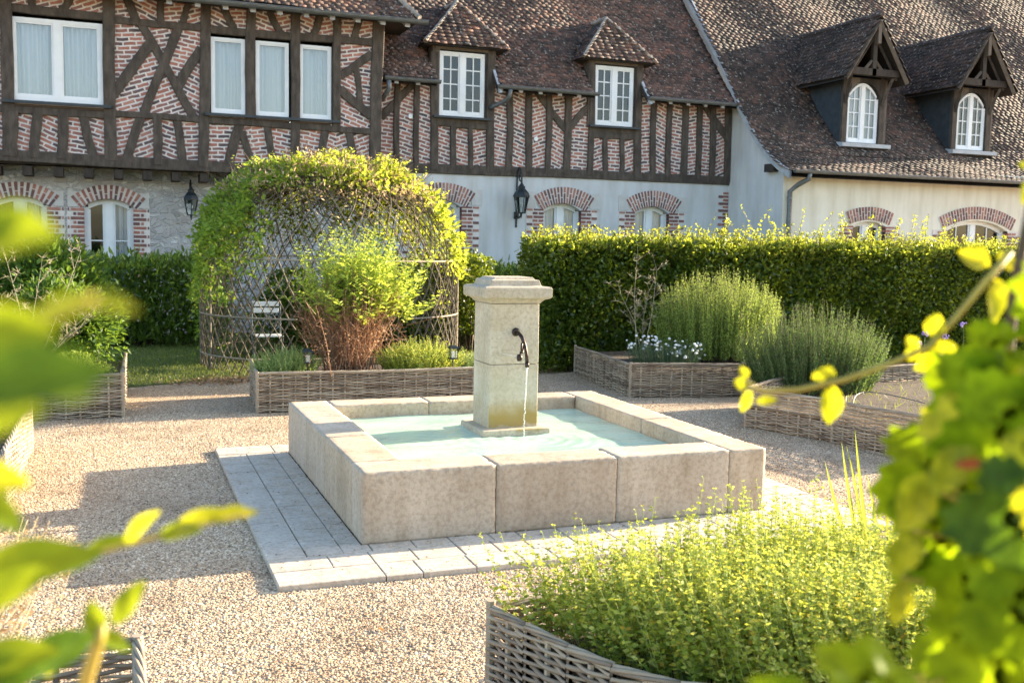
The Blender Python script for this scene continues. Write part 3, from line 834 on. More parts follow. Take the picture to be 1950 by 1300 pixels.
# ---- roof tiles
def tiles(profile, x0, x1, skip=None, tw=.150, ex=.092, sag=0.0, seed=1, keep=1.0):
    g = np.random.default_rng(seed)
    pr = np.array(profile, float); sl_ = np.linalg.norm(np.diff(pr, axis=0), axis=1); cum = np.concatenate([[0], np.cumsum(sl_)])
    rows = int(cum[-1] / ex); Vs = []
    for r_ in range(rows):
        s_ = r_ * ex
        i = min(np.searchsorted(cum, s_, side='right') - 1, len(sl_) - 1); t = (s_ - cum[i]) / sl_[i]
        y = pr[i, 0] + (pr[i + 1, 0] - pr[i, 0]) * t; z = pr[i, 1] + (pr[i + 1, 1] - pr[i, 1]) * t
        d = (pr[i + 1] - pr[i]) / sl_[i]; nrm = np.array([-d[1], d[0]])
        n = int((x1 - x0) / tw)
        xs = x0 + (np.arange(n) + (.5 if r_ % 2 else 0) + g.uniform(-.16, .16)) * tw + g.normal(0, .006, n)
        if skip is not None: xs = xs[~skip(xs, y, z)]
        n = len(xs)
        if n == 0: continue
        wv = .020 * np.sin(xs * 1.7 + r_ * .05) + sag * np.sin(xs * .6)
        lift = .021 + g.uniform(0, .009, n); back = .004 + g.uniform(0, .004, n); sh = g.uniform(-.010, .010, n); tk = .010
        hw = tw * .5 - .0005 + g.uniform(-.003, .003, n); ln = ex * 1.7
        rot = g.normal(0, .005, n); tl = g.normal(0, .0022, n)
        out = np.zeros((n, 8, 3))
        for k, (sx, se, top) in enumerate([(-1, 0, 0), (1, 0, 0), (1, 1, 0), (-1, 1, 0), (-1, 0, 1), (1, 0, 1), (1, 1, 1), (-1, 1, 1)]):
            a = sh + (ln if se else 0) + rot * sx; hgt = (back if se else lift) + (tk if top else 0) + wv + tl * sx
            out[:, k, 0] = xs + sx * hw
            out[:, k, 1] = y + d[0] * a + nrm[0] * hgt
            out[:, k, 2] = z + d[1] * a + nrm[1] * hgt
        Vs.append(out)
    V = np.concatenate(Vs).reshape(-1, 3); n = len(V) // 8
    b = np.arange(n)[:, None] * 8
    F = np.concatenate([b + f for f in ([4, 5, 6, 7], [0, 1, 5, 4], [1, 2, 6, 5], [3, 0, 4, 7])], 1).reshape(-1, 4)
    return V, F
def slab(profile, x0, x1, parent, mat, name='roof_deck', t=.08, off=-.012):
    m = MB(); up = [(y, z + off) for y, z in profile]; dn = [(y + .03, z - t) for y, z in reversed(profile)]
    n = len(profile)
    for i in range(n - 1):
        (y0, z0), (y1, z1) = up[i], up[i + 1]
        m.add([(x0, y0, z0), (x1, y0, z0), (x1, y1, z1), (x0, y1, z1)], [(0, 1, 2, 3)])
        m.add([(x0, y0 + .03, z0 - t), (x1, y0 + .03, z0 - t), (x1, y1 + .03, z1 - t), (x0, y1 + .03, z1 - t)], [(0, 1, 2, 3)])
    for x in (x0, x1):
        for i in range(n - 1):
            (y0, z0), (y1, z1) = up[i], up[i + 1]
            m.add([(x, y0, z0), (x, y1, z1), (x, y1 + .03, z1 - t), (x, y0 + .03, z0 - t)], [(0, 1, 2, 3)])
    return m.build(name, mat, parent)
def gutter(parent, x0, x1, y, z, r=.06, drop=0):
    m = MB(); n = 8
    for k in range(n):
        a0 = math.pi + math.pi * k / n; a1 = math.pi + math.pi * (k + 1) / n
        for rr_ in (r, r - .006):
            m.add([(x0, y + rr_ * math.cos(a0), z + rr_ * math.sin(a0)), (x1, y + rr_ * math.cos(a0), z + rr_ * math.sin(a0)),
                   (x1, y + rr_ * math.cos(a1), z + rr_ * math.sin(a1)), (x0, y + rr_ * math.cos(a1), z + rr_ * math.sin(a1))], [(0, 1, 2, 3)])
    m.tube([(x0, y - r, z), (x1, y - r, z)], .009, 6)
    for x in (x0, x1):
        m.add([(x, y + r * math.cos(math.pi + math.pi * k / n), z + r * math.sin(math.pi + math.pi * k / n)) for k in range(n + 1)], [tuple(range(n + 1))])
    return m.build('gutter', MT['zinc'], parent)

prof_m = [(13.62, 4.80), (14.1, 5.27), (15.2, 6.47), (18.6, 10.3)]
# dormer footprints on the main roof
def dorm_box(i): x0, x1 = DW[i][0] - .15, DW[i][1] + .15; return x0, x1
dA, dB = dorm_box(0), dorm_box(1)
def skip_main(xs, y, z):
    k = np.zeros(len(xs), bool)
    for a, b in (dA, dB): k |= (xs > a - .05) & (xs < b + .05) & (z < 5.75)
    return k
V, F = tiles(prof_m, 2.6, 11.15, skip_main, seed=4, sag=.015)
npmesh('roof', V, F, MT['tile'], main)
for a, b in ((2.6, dA[0]), (dA[1], dB[0]), (dB[1], 11.2)): slab(prof_m, a, b, main, MT['wood_dark'])
slab([(14.7, 5.8), (18.6, 10.2)], 2.6, 11.2, main, MT['wood_dark'])
for a, b in ((3.45, dA[0] + .05), (dA[1] - .0, dB[0] + .06), (dB[1] + .0, 11.2)):
    gutter(main, a, b, 13.56, 4.80)
m = MB()
for x in np.arange(3.7, 11.1, .42):
    if dA[0] < x < dA[1] or dB[0] < x < dB[1]: continue
    m = MB(); m.prism([(13.62, 4.70), (13.62, 4.78), (14.02, 5.10), (14.02, 4.98)], 'x', x - .04, x + .04); m.build('rafter_end', MT['verge'], main)
# downpipe elbows
m = MB(); m.tube([(5.97, 13.55, 4.74), (5.97, 13.58, 4.62), (5.9, 13.7, 4.52), (5.74, 13.86, 4.44), (5.70, 13.93, 4.40)], .045, 8); m.build('downpipe', MT['zinc'], main, smooth=True)
m = MB(); m.tube([(3.53, 13.55, 4.74), (3.55, 13.56, 4.60), (3.50, 13.62, 4.5), (3.45, 13.75, 4.4)], .05, 8); m.build('downpipe', MT['zinc'], main, smooth=True)
# slanted zinc flashings beside the dormers
for x in (dA[1] + .03, dB[1] + .04):
    m = MB(); m.prism([(13.52, 4.66), (13.60, 4.66), (14.15, 5.30), (14.08, 5.32)], 'x', x - .02, x + .03); m.build('flashing', MT['verge'], main)

def tri_tiles(P0, P1, P2, ex=.10, tw=.16, seed=3, thick=.010, lift=.03):
    """tiles over triangle/quad with eave P0->P1 and apex P2"""
    g = np.random.default_rng(seed)
    P0, P1, P2 = map(lambda p: np.array(p, float), (P0, P1, P2))
    u = P1 - P0; Lu = np.linalg.norm(u); u /= Lu
    n_ = np.cross(u, P2 - P0); n_ /= np.linalg.norm(n_)
    if n_[2] < 0: n_ = -n_
    v = np.cross(n_, u); v = v if np.dot(v, P2 - P0) > 0 else -v
    H = np.dot(P2 - P0, v); a = np.dot(P2 - P0, u)
    Vs = []
    for r_ in range(int(H / ex) + 1):
        h = r_ * ex; t = h / H
        l0 = a * t; l1 = Lu + (a - Lu) * t
        x = l0 + (tw * .5 if r_ % 2 else 0) - tw * .25
        while x < l1:
            x0_, x1_ = max(x, l0 - .02), min(x + tw - .001, l1 + .02)
            if x1_ - x0_ > .03:
                lf = lift + g.uniform(0, .012); q = []
                e1 = min(ex * 1.6, max(H - h, .02))
                for top in (0, thick):
                    for (xx, hh, l_) in ((x0_, h + g.uniform(-.008, .008), lf), (x1_, h + g.uniform(-.008, .008), lf), (x1_, h + e1, .004), (x0_, h + e1, .004)):
                        q.append(P0 + u * xx + v * hh + n_ * (l_ + top))
                Vs.append(q)
            x += tw
    V = np.array(Vs).reshape(-1, 3); n = len(V) // 8; b = np.arange(n)[:, None] * 8
    F = np.concatenate([b + f for f in ([4, 5, 6, 7], [0, 1, 5, 4], [1, 2, 6, 5], [3, 0, 4, 7])], 1).reshape(-1, 4)
    return V, F
def hump(m, a, b, r=.05, n=12):
    a, b = Vector(a), Vector(b); pts = [a.lerp(b, i / n) + Vector((0, 0, random.uniform(-.012, .012))) for i in range(n + 1)]
    m.tube(pts, [r * random.uniform(.8, 1.2) for _ in pts], 7)
# hipped dormers of the main house
for i, (x0, x1) in enumerate((dA, dB)):
    zt_ = DW[i][3] + .02; ze = zt_ + .12
    d = MB()
    for s_, xx in ((0, x0), (1, x1)):
        d.box(xx - .0, xx + .06, YM - .045, YM + .9, DW[i][2] - .05, ze) if s_ == 0 else d.box(xx - .06, xx, YM - .045, YM + .9, DW[i][2] - .05, ze)
    d.box(x0 + .06, x1 - .06, YM - .05, YM + .1, zt_ + .01, ze)
    d.box(x0 + .06, DW[i][0] - .002, YM - .04, YM + .1, DW[i][2], zt_ + .01); d.box(DW[i][1] + .002, x1 - .06, YM - .04, YM + .1, DW[i][2], zt_ + .01)
    dm = d.build('dormer', MT['wood'], main)
    ov = .20; ya = YM - .22; zc_ = ze - .06
    L0, R0 = (x0 - ov, ya, zc_), (x1 + ov + .08, ya, zc_)
    ap = ((x0 + x1) / 2 + .06, YM + .55, ze + .92)
    bk = (ap[0], YM + 1.6, ap[2] + .02)
    LB, RB = (x0 - ov, YM + .9, zc_), (x1 + ov + .08, YM + .9, zc_)
    parts = [tri_tiles(L0, R0, ap, seed=9 + i)]
    # side slopes as two triangles
    parts += [tri_tiles(LB, L0, ap, seed=19 + i), tri_tiles(R0, RB, ap, seed=29 + i)]
    V = np.concatenate([p[0] for p in parts]); off = 0; Fs = []
    for p in parts: Fs.append(p[1] + off); off += len(p[0])
    npmesh('dormer_roof', V, np.concatenate(Fs), MT['tile'], dm)
    dk = MB(); dk.add([L0, R0, ap, LB, RB, bk], [(0, 1, 2), (3, 0, 2, 5), (1, 4, 5, 2), (0, 1, 4, 3)]); dk.build('dormer_soffit', MT['wood_dark'], dm)
    rd = MB()
    def up_(p, h=.03): return (p[0], p[1], p[2] + h)
    hump(rd, up_(L0), up_(ap), .040); hump(rd, up_(R0), up_(ap), .034); hump(rd, up_(ap), up_(bk), .05)
    rd.build('hip_ridge', MT['ridge'], dm)

# ---- left wing roof: eave at z 5.75, hipped at its right end
ey = 13.06; ez = 5.78
prof_l = [(ey, ez), (16.5, 9.4)]
def skip_l(xs, y, z): return xs > 3.98 - (z - ez) * .82
V, F = tiles(prof_l, -4.6, 4.0, skip_l, seed=12)
npmesh('roof', V, F, MT['tile'], wing)
m = MB(); hx = 3.98
m.add([(-4.6, ey, ez - .02), (hx, ey, ez - .02), (hx - 2.9, 16.5, 9.38), (-4.6, 16.5, 9.38), (hx, 16.5, ez - .02), (-4.6, 16.5, ez - .02)], [(0, 1, 2, 3), (1, 4, 2), (0, 1, 4, 5)])
m.build('roof_deck', MT['wood_dark'], wing)
m = MB(); hump(m, (hx, ey, ez + .05), (hx - 2.9, 16.5, 9.45), .055, 30); m.build('hip_ridge', MT['ridge'], wing)
gutter(wing, -4.6, 4.12, ey - .05, ez - .02, .07)
for x in np.arange(-3.6, 3.9, .46):
    m = MB(); m.prism([(ey + .02, ez - .14), (ey + .02, ez - .05), (YL + .0, ez + .16), (YL + .0, ez + .05)], 'x', x - .045, x + .045); m.build('rafter_end', MT['verge'], wing)

# ---- right roof
def skip_r(xs, y, z): return np.zeros(len(xs), bool)
RD = [(W(1638, 200, 12.7)[0], ), (W(1845, 220, 12.7)[0], )]
RDX = [(W(1611, 268, 12.7)[0], W(1670, 268, 12.7)[0]), (W(1819, 285, 12.7)[0], W(1873, 285, 12.7)[0])]
def skip_rr(xs, y, z):
    k = np.zeros(len(xs), bool)
    for a, b in RDX: k |= (xs > a - .16) & (xs < b + .12) & (y > 12.62) & (z < 5.2)
    return k
V, F = tiles(prof_r, RX - .12, 24, skip_rr, seed=21, sag=.02)
npmesh('roof', V, F, MT['tile_dark'], right)
slab(prof_r, RX - .10, 24, right, MT['wood_dark'])
gutter(right, RX - .05, 24, 11.58, 3.30, .06)
# verge board
m = MB()
for i in range(len(prof_r) - 1):
    (y0, z0), (y1, z1) = prof_r[i], prof_r[i + 1]
    m.add([(RX - .15, y0 - .02, z0 - .13), (RX - .15, y1 - .02, z1 - .13), (RX - .15, y1 - .02, z1 + .035), (RX - .15, y0 - .02, z0 + .035),
           (RX - .11, y0 - .02, z0 - .13), (RX - .11, y1 - .02, z1 - .13), (RX - .11, y1 - .02, z1 + .035), (RX - .11, y0 - .02, z0 + .035)], [(0, 1, 2, 3), (4, 5, 6, 7), (3, 2, 6, 7), (0, 1, 5, 4)])
m.build('verge_board', MT['verge'], right)
m = MB(); m.box(RX - .13, RX, 12.18, 12.5, 3.30, 3.46); m.build('purlin_end', MT['wood_dark'], right)
m = MB(); m.tube([(11.62, 11.58, 3.25), (11.62, 11.60, 3.14), (11.50, 11.80, 3.02), (11.42, 11.93, 2.90), (11.42, 11.93, 2.4), (11.42, 11.93, 0)], .05, 10); m.build('downpipe', MT['zinc'], right, smooth=True)
for z_ in (2.75,):
    m = MB(); m.tube([(11.42, 11.93, z_), (11.42, 11.93, z_ + .04)], .06, 10); m.build('pipe_bracket', MT['zinc'], right)

# gabled dormers of the right house
for i, (x0, x1) in enumerate(RDX):
    Yd = 12.70; cx = (x0 + x1) / 2; zs0 = W(1611, 270, Yd)[1]; ztop = W(1640, 158, Yd)[1]
    px0, px1 = x0 - .14, x1 + .14
    d = MB()
    d.box(px0, x0 - .015, Yd - .02, Yd + .16, zs0 - .02, 5.45); d.box(x1 + .015, px1, Yd - .02, Yd + .16, zs0 - .02, 5.45)
    d.box(px1 + .04, px1 + .16, Yd + .1, Yd + .3, zs0 - .02, 5.45)
    # tie beam with arched underside
    n = 10; half = (x1 - x0) / 2 + .015
    for k in range(n):
        a0 = math.pi * k / n; a1 = math.pi * (k + 1) / n
        p0 = (cx - half * math.cos(a0), ztop - .38 + .40 * math.sin(a0)); p1 = (cx - half * math.cos(a1), ztop - .38 + .40 * math.sin(a1))
        d.prism([p0, p1, (p1[0], ztop + .10), (p0[0], ztop + .10)], 'y', Yd - .01, Yd + .12)
    d.box(px0 - .12, px1 + .12, Yd - .30, Yd - .16, ztop + .12, ztop + .26)
    for s_ in (-1, 1):
        d.box(cx + s_ * (half + .13) - .06, cx + s_ * (half + .13) + .06, Yd - .16, Yd + .9, ztop + .10, ztop + .21)
        # curved bracket from post up to the overhanging truss
        d.tube([(cx + s_ * (half + .06), Yd - .02, ztop - .45), (cx + s_ * (half + .09), Yd - .12, ztop - .15), (cx + s_ * (half + .12), Yd - .24, ztop + .10)], .045, 4)
    dm = d.build('dormer', MT['wood'], right)
    ze = ztop + .12; zr = 6.62; ef = Yd - .42; hw = half + .42
    ez_ = ze - .10
    # truss in the gable
    t = MB()
    sl2 = (zr - ez_) / hw
    for s_ in (-1, 1):
        t.tube([(cx + s_ * (hw - .04), ef + .03, ez_ - .03), (cx, ef + .03, zr - .08)], .055, 4)
        t.tube([(cx + s_ * (hw - .22), ef + .16, ez_ + .04), (cx + s_ * .04, ef + .16, zr - .42)], .035, 4)
        t.tube([(cx + s_ * .05, ef + .16, ze + .30), (cx + s_ * .30, ef + .16, ze + .04)], .035, 4)
    t.box(cx - .04, cx + .04, ef + .0, ef + .12, zr - .55, zr - .06)
    t.box(cx - .05, cx + .05, ef + .12, ef + .20, ze, zr - .3)
    t.build('gable_truss', MT['wood'], dm)
    # roof slopes: run back until they meet the main slope
    def yroof(z):
        for (a, b), (c, e) in zip(prof_r, prof_r[1:]):
            if b <= z <= e: return a + (c - a) * (z - b) / (e - b)
        return prof_r[-1][0]
    Fl, Fr = (cx - hw, ef, ez_), (cx + hw, ef, ez_); Rf = (cx, ef, zr); Rb = (cx, yroof(zr) + .1, zr); Bl, Br = (cx - hw, yroof(ez_) + .1, ez_), (cx + hw, yroof(ez_) + .1, ez_)
    dk = MB(); dk.add([Fl, Fr, Rf, Rb, Bl, Br], [(0, 2, 3, 4), (2, 1, 5, 3)])
    dk.add([(p[0], p[1] + .01, p[2] - .05) for p in (Fl, Fr, Rf, Rb, Bl, Br)], [(0, 2, 3, 4), (2, 1, 5, 3)])
    dk.build('dormer_deck', MT['wood_dark'], dm)
    def slope_tiles(sg, seed):
        g = np.random.default_rng(seed); Vs = []
        e = np.array([sg * hw, 0, ez_ - zr]); Ls = np.linalg.norm(e); dn = e / Ls; nn = np.array([-sg * (ez_ - zr), 0, hw]) / Ls
        if nn[2] < 0: nn = -nn
        nn = np.array([sg * (zr - ez_), 0, hw]) / Ls
        rows = int(Ls / .105) + 1
        for r_ in range(rows):
            s0 = Ls - r_ * .105
            zz = zr + dn[2] * s0; yb = yroof(zz) + .15; y = ef - .02 + (.08 if r_ % 2 else 0)
            while y < yb:
                q = []; lf = .03 + g.uniform(0, .012)
                for top in (0, .014):
                    for (yy, s_, l_) in ((y, s0, lf), (y + .161, s0, lf), (y + .161, max(s0 - .17, 0), .004), (y, max(s0 - .17, 0), .004)):
                        q.append(np.array([cx, 0, zr]) + dn * (s_ + g.uniform(-.006, .006)) + nn * (l_ + top) + np.array([0, yy, 0]))
                Vs.append(q); y += .162
        V = np.array(Vs).reshape(-1, 3); n = len(V) // 8; b = np.arange(n)[:, None] * 8
        return V, np.concatenate([b + f for f in ([4, 5, 6, 7], [0, 1, 5, 4], [1, 2, 6, 5], [3, 0, 4, 7])], 1).reshape(-1, 4)
    A, B_ = slope_tiles(-1, 50 + i), slope_tiles(1, 60 + i)
    npmesh('dormer_roof', np.concatenate([A[0], B_[0]]), np.concatenate([A[1], B_[1] + len(A[0])]), MT['tile_dark'], dm)
    rd = MB(); hump(rd, (cx, ef - .03, zr + .045), (cx, Rb[1], zr + .045), .06, 22); rd.build('ridge', MT['tile_dark'], dm)
    # slate cheeks
    for s_, xx in ((-1, px0), (1, px1)):
        ck = MB(); ys = [yroof(z) for z in (zs0 - .1, ez_ + .15)]
        poly = [(Yd + .05, zs0 - .25), (Yd + .05, ez_ + .35), (yroof(ez_ + .35) + .1, ez_ + .35)]
        ck.prism(poly, 'x', xx - .015 if s_ < 0 else xx, xx if s_ < 0 else xx + .015); ck.build('cheek', MT['slate'], dm)
    sm_ = MB(); sm_.prism([(Yd - .14, zs0 - .11), (Yd - .14, zs0 - .03), (Yd + .1, zs0 - .0), (Yd + .1, zs0 - .13)], 'x', px0 - .06, px1 + .12); sm_.build('window_sill', MT['verge'], dm)
    window(right, Yd + .03, x0, x1, zs0, ztop, 2, 4, 'full' if i == 0 else 'left', arch=.32, fw=.05)
# small round white disc lights on the facade
for px, py in ((781, 222), (1020, 265)):
    x, z = W(px, py, YM)
    m = MB(); m.rings([[(x + .045 * math.cos(2 * math.pi * k / 12), YM - yy, z + .045 * math.sin(2 * math.pi * k / 12)) for k in range(12)] for yy in (0, .03)])
    m.build('wall_disc', MT['white'], main)
# ================================================================== WALL LANTERNS
def lantern(label, x, z, s, scroll):
    t = empty('wall_lantern', (x, YM, z), label, 'lantern', 'black lanterns on the house wall')
    yc = YM - .28
    def ring4(h, zz, n=6): return [(x + h * math.cos(2 * math.pi * (k + .5) / n), yc + h * math.sin(2 * math.pi * (k + .5) / n), z + zz) for k in range(n)]
    f = MB()
    b0, b1 = .085 * s, .15 * s
    B, T_ = ring4(b0, -.26 * s), ring4(b1, .06 * s)
    for k in range(6):
        f.tube([B[k], T_[k]], .009, 4)
    f.rings([ring4(b0 * 1.1, -.275 * s), ring4(b0 * 1.1, -.25 * s)]); f.rings([ring4(b1 * 1.12, .05 * s), ring4(b1 * 1.12, .075 * s)])
    f.tube([(x, yc, z - .27 * s), (x, yc, z - .37 * s)], [.03 * s, .008], 6)
    fo = f.build('lantern_frame', MT['iron'], t)
    r_ = MB(); r_.rings([ring4(b1 * 1.15, .07 * s), ring4(b1 * .95, .14 * s), ring4(.07 * s, .22 * s), ring4(.075 * s, .25 * s), ring4(.03 * s, .31 * s), ring4(.01, .36 * s)])
    r_.build('lantern_cap', MT['iron'], t)
    g = MB(); g.rings([ring4(b0 * .95, -.25 * s), ring4(b1 * .97, .05 * s)], cap=False); g.build('lantern_glass', MT['lampglass'], t)
    c = MB(); c.lathe((x, yc, z - .25 * s), [(.012, 0), (.012, .09), (.028, .11), (.030, .15), (.012, .19)], 8); c.build('bulb', MT['white'], t)
    a = MB()
    if scroll:
        pts = [(x, yc, z + .36 * s), (x, yc, z + .42 * s)]
        pts += [(x, yc + .02 - .0, z + .48)]
        arc = [(yc - .03 + .0 + .14 - .14 * math.cos(q), z + .52 + .14 * math.sin(q)) for q in np.linspace(0.2, math.pi, 9)]
        pts = [(x, yc, z + .36 * s)] + [(x, YM - .02 - .26 * (1 - t) ** 1.0 + .0, z + .36 * s + .24 * math.sin(math.pi * t) ** .8 - .0 * t) for t in np.linspace(.1, 1, 9)]
        a.tube([(x, yc, z + .35 * s), (x, yc + .01, z + .50), (x, yc + .05, z + .60), (x, yc + .14, z + .64), (x, yc + .22, z + .58), (x, yc + .25, z + .46), (x, yc + .265, z + .1), (x, yc + .265, z - .55)], .019, 6)
        a.tube([(x, yc, z + .35 * s), (x, yc + .1, z + .38), (x, yc + .15, z + .45), (x, yc + .11, z + .50), (x, yc + .07, z + .45)], .014, 5)
        a.tube([(x, yc, z - .30), (x, yc + .1, z - .36), (x, yc + .27, z - .32)], .016, 6)
        a.box(x - .05, x + .05, YM - .03, YM - .002, z - .38, z - .24)
    else:
        a.tube([(x, yc, z + .34 * s), (x, yc + .1, z + .40), (x, yc + .24, z + .30), (x, YM - .01, z)], .014, 6)
        a.box(x - .04, x + .04, YM - .03, YM - .002, z - .12, z + .12)
    a.build('bracket', MT['iron'], t)
lantern('black lantern on a scrolled iron bracket against the pale render between two arched openings', 6.31, 2.62, 1.0, True)
lantern('black lantern on the rubble stone wall at the left edge of the arbour', -.02, 2.36, .85, False)

# ================================================================== FOUNTAIN
BS, BH = 2.70, .443
ft = empty('stone_fountain', (1.35, 1.35, 0), 'square stone fountain basin with a capped stone pillar and a running bronze spout', 'fountain')
gp = .0012
def rough_box(x0, x1, y0, y1, z0, z1, cell=.022, chip=.0042):
    lo = np.array([x0, y0, z0]); hi = np.array([x1, y1, z1]); n = np.maximum(2, ((hi - lo) / cell).astype(int))
    idx = {}; V = []; F = []
    def vid(i, j, k):
        key = (i, j, k)
        if key not in idx:
            p = lo + (hi - lo) * np.array([i / n[0], j / n[1], k / n[2]]); on = [a for a, (q, m_) in enumerate(zip(key, n)) if q in (0, m_)]
            if len(on) >= 2:
                d = chip * (.45 + .9 * random.random() ** 2.5)
                if random.random() < .05: d += chip * random.uniform(.4, 1.2)
                for a in on: p[a] += d if key[a] == 0 else -d
            else: p[on[0]] += random.gauss(0, .0006)
            idx[key] = len(V); V.append(p)
        return idx[key]
    for ax in range(3):
        b, c = [(1, 2), (0, 2), (0, 1)][ax]
        for side in (0, n[ax]):
            for i in range(n[b]):
                for j in range(n[c]):
                    q = []
                    for di, dj in ((0, 0), (1, 0), (1, 1), (0, 1)):
                        key = [0, 0, 0]; key[ax] = side; key[b] = i + di; key[c] = j + dj; q.append(vid(*[int(t) for t in key]))
                    F.append(q if (side == 0) == (ax == 1) else q[::-1])
    return np.array(V), np.array(F)
def block(x0, x1, y0, y1):
    V, F = rough_box(x0 + gp, x1 - gp, y0 + gp, y1 - gp, .02, BH + random.uniform(-.002, .002))
    npmesh('stone_block', V, F, MT['stone'], ft, True)
gx = [0, .81, 1.61, 2.42]
for a, b in zip(gx, gx[1:]): block(a, b, 0, .30)
for a, b in zip([0, 1.22, 1.95, 2.70], [1.22, 1.95, 2.70]): block(2.42, BS, a, b)
for a, b in ((.30, 1.13), (1.13, 1.93), (1.93, BS)): block(0, .31, a, b)
for a, b in ((.31, 1.10), (1.10, 1.8), (1.8, 2.42)): block(a, b, 2.41, BS)
m = MB(); m.box(.26, 2.46, .26, 2.46, .015, .06); m.build('basin_floor', MT['stone'], ft)
m = MB()
n = 60
gxv = np.linspace(.305, 2.415, n); 
V = np.array([(x, y, .335 + .0025 * math.sin(9 * x + 3 * math.sin(4 * y)) + .002 * math.sin(17 * y + 5 * x) + .007 * math.exp(-2.2 * ((x - 1.56) ** 2 + (y - 1.2) ** 2) ** .5) * math.sin(60 * ((x - 1.56) ** 2 + (y - 1.2) ** 2) ** .5)) for y in gxv for x in gxv])
F = np.array([(j * n + i, j * n + i + 1, (j + 1) * n + i + 1, (j + 1) * n + i) for j in range(n - 1) for i in range(n - 1)])
tag(npmesh('water', V, F, MT['water'], None, True), 'milky turquoise water in the fountain basin', None, None, 'structure')
# pillar
PX, PY, PHX, PHY = 1.47, 1.63, .195, .18
def sq(k, z, cx=PX, cy=PY, hx=None, hy=None):
    hx = PHX + k; hy = PHY + k
    return [(cx - hx, cy - hy, z), (cx + hx, cy - hy, z), (cx + hx, cy + hy, z), (cx - hx, cy + hy, z)]
m = MB(); m.rings([sq(0, .36), sq(0, .855)]); sh = m.build('pillar', MT['stone_p'], ft, bevel=.006)
m = MB(); m.rings([sq(0, .858), sq(-.002, 1.305)]); m.build('upper_block', MT['stone_p'], sh, bevel=.006)
m = MB(); m.rings([sq(.075, .30), sq(.075, .372), sq(.068, .380), sq(.0, .384)]); m.build('plinth', MT['stone_p'], sh, bevel=.006)
m = MB(); m.rings([sq(.004, 1.308), sq(.012, 1.322), sq(.030, 1.338), sq(.062, 1.348), sq(.070, 1.356), sq(.071, 1.42), sq(.060, 1.432), sq(.010, 1.437), sq(.004, 1.448), sq(-.004, 1.478), sq(-.03, 1.484), sq(-.045, 1.500)])
m.build('cap', MT['stone_p'], sh, bevel=.004)
# spout
fy = PY - PHY
m = MB()
sx, sz = W(982, 632, fy)[0], W(982, 632, fy)[1]
m.rings([[(sx + r_ * math.cos(2 * math.pi * k / 14), fy - y_, sz + r_ * math.sin(2 * math.pi * k / 14)) for k in range(14)] for r_, y_ in ((.030, 0), (.032, .006), (.024, .014), (.016, .016))])
pts = [(sx, fy, sz), (sx + .004, fy - .05, sz - .003), (sx + .012, fy - .10, sz - .03), (sx + .022, fy - .135, sz - .085), (sx + .030, fy - .15, sz - .15), (sx + .034, fy - .155, sz - .21)]
m.tube(pts, [.013, .014, .0145, .013, .0125, .013], 10)
m.tube([pts[-1], (pts[-1][0], pts[-1][1] - .001, pts[-1][2] - .035)], [.016, .015], 10)
sp = m.build('spout', MT['bronze'], ft, smooth=True)
m = MB()
kx, kz = sx + .006, sz - .105
m.tube([(kx + .030 * math.cos(q) * .6, fy - .125 + .028 * math.cos(q), kz + .036 * math.sin(q)) for q in np.linspace(0, 6.28, 15)], .008, 7)
m.tube([(kx - .004, fy - .11, kz - .03), (kx - .010, fy - .10, kz - .075)], .008, 6)
m.rings([[(kx - .012 + y_, fy - .10 + r_ * math.cos(2 * math.pi * k / 12), kz - .075 + r_ * math.sin(2 * math.pi * k / 12)) for k in range(12)] for r_, y_ in ((.012, -.016), (.026, -.012), (.026, .012), (.012, .016))])
m.build('tap_ring', MT['bronze'], sp, smooth=True)
m = MB(); m.tube([(sx - .10, fy + .005, kz - .055), (sx - .02, fy - .085, kz - .068)], .0035, 6); m.build('lever', MT['stonelt'], sp)
m = MB(); ex = pts[-1]; zz = ex[2] - .035
r2 = random.Random(5)
pp = []; rr_ = []
for i in range(26):
    t = i / 25; z = zz - t * .30
    pp.append((ex[0] - .012 * t + r2.uniform(-.002, .002), ex[1] - .005 * t, z)); rr_.append(.0055 * (1 - .45 * t) * r2.uniform(.55, 1.3))
m.tube(pp, rr_, 6)
for i in range(22):
    z = zz - .30 - (zz - .30 - .34) * (i / 21); 
    m.lathe((ex[0] - .014 + r2.uniform(-.005, .005), ex[1] - .006 + r2.uniform(-.004, .004), z), [(.0005, -.005), (.0045, 0), (.003, .004), (.0005, .008)], 6)
m.build('water_jet', MT['jet'], ft, smooth=True)

# ================================================================== PAVING (raised stone setts round the fountain)
m = MB(); z1 = .030
def sett(x0, x1, y0, y1):
    g_ = .0028
    h = z1 + random.uniform(-.0015, .0015); c = .004
    gy = .006 if (y1 - y0 < .4 and (x1 <= 0 or x0 >= BS)) else g_
    x0 += g_; x1 -= g_; y0 += gy; y1 -= gy
    m.rings([[(x0, y0, 0), (x1, y0, 0), (x1, y1, 0), (x0, y1, 0)], [(x0, y0, h - c), (x1, y0, h - c), (x1, y1, h - c), (x0, y1, h - c)],
             [(x0 + c, y0 + c, h), (x1 - c, y0 + c, h), (x1 - c, y1 - c, h), (x0 + c, y1 - c, h)]])
def run(a, b, L, jit=.25):
    out = [a]; 
    while out[-1] < b - L * .6: out.append(out[-1] + L * random.uniform(1 - jit, 1 + jit))
    if b - out[-1] < L * .5 and len(out) > 1: out[-1] = b
    else: out.append(b)
    return out
PL, PF, PR, PB = .55, .58, .58, .32
for (a, b) in ((0, .13), (.13, .355), (.355, PF)):       # front rows
    xs = run(-.13 if a == 0 else (-.0), BS + .13, .26 if a else .22)
    for p, q_ in zip(xs, xs[1:]): sett(p, q_, -b, -a)
sett(-PL, -.0, -PF, -.355 + .0); 
xs = run(-PL, 0, .28)
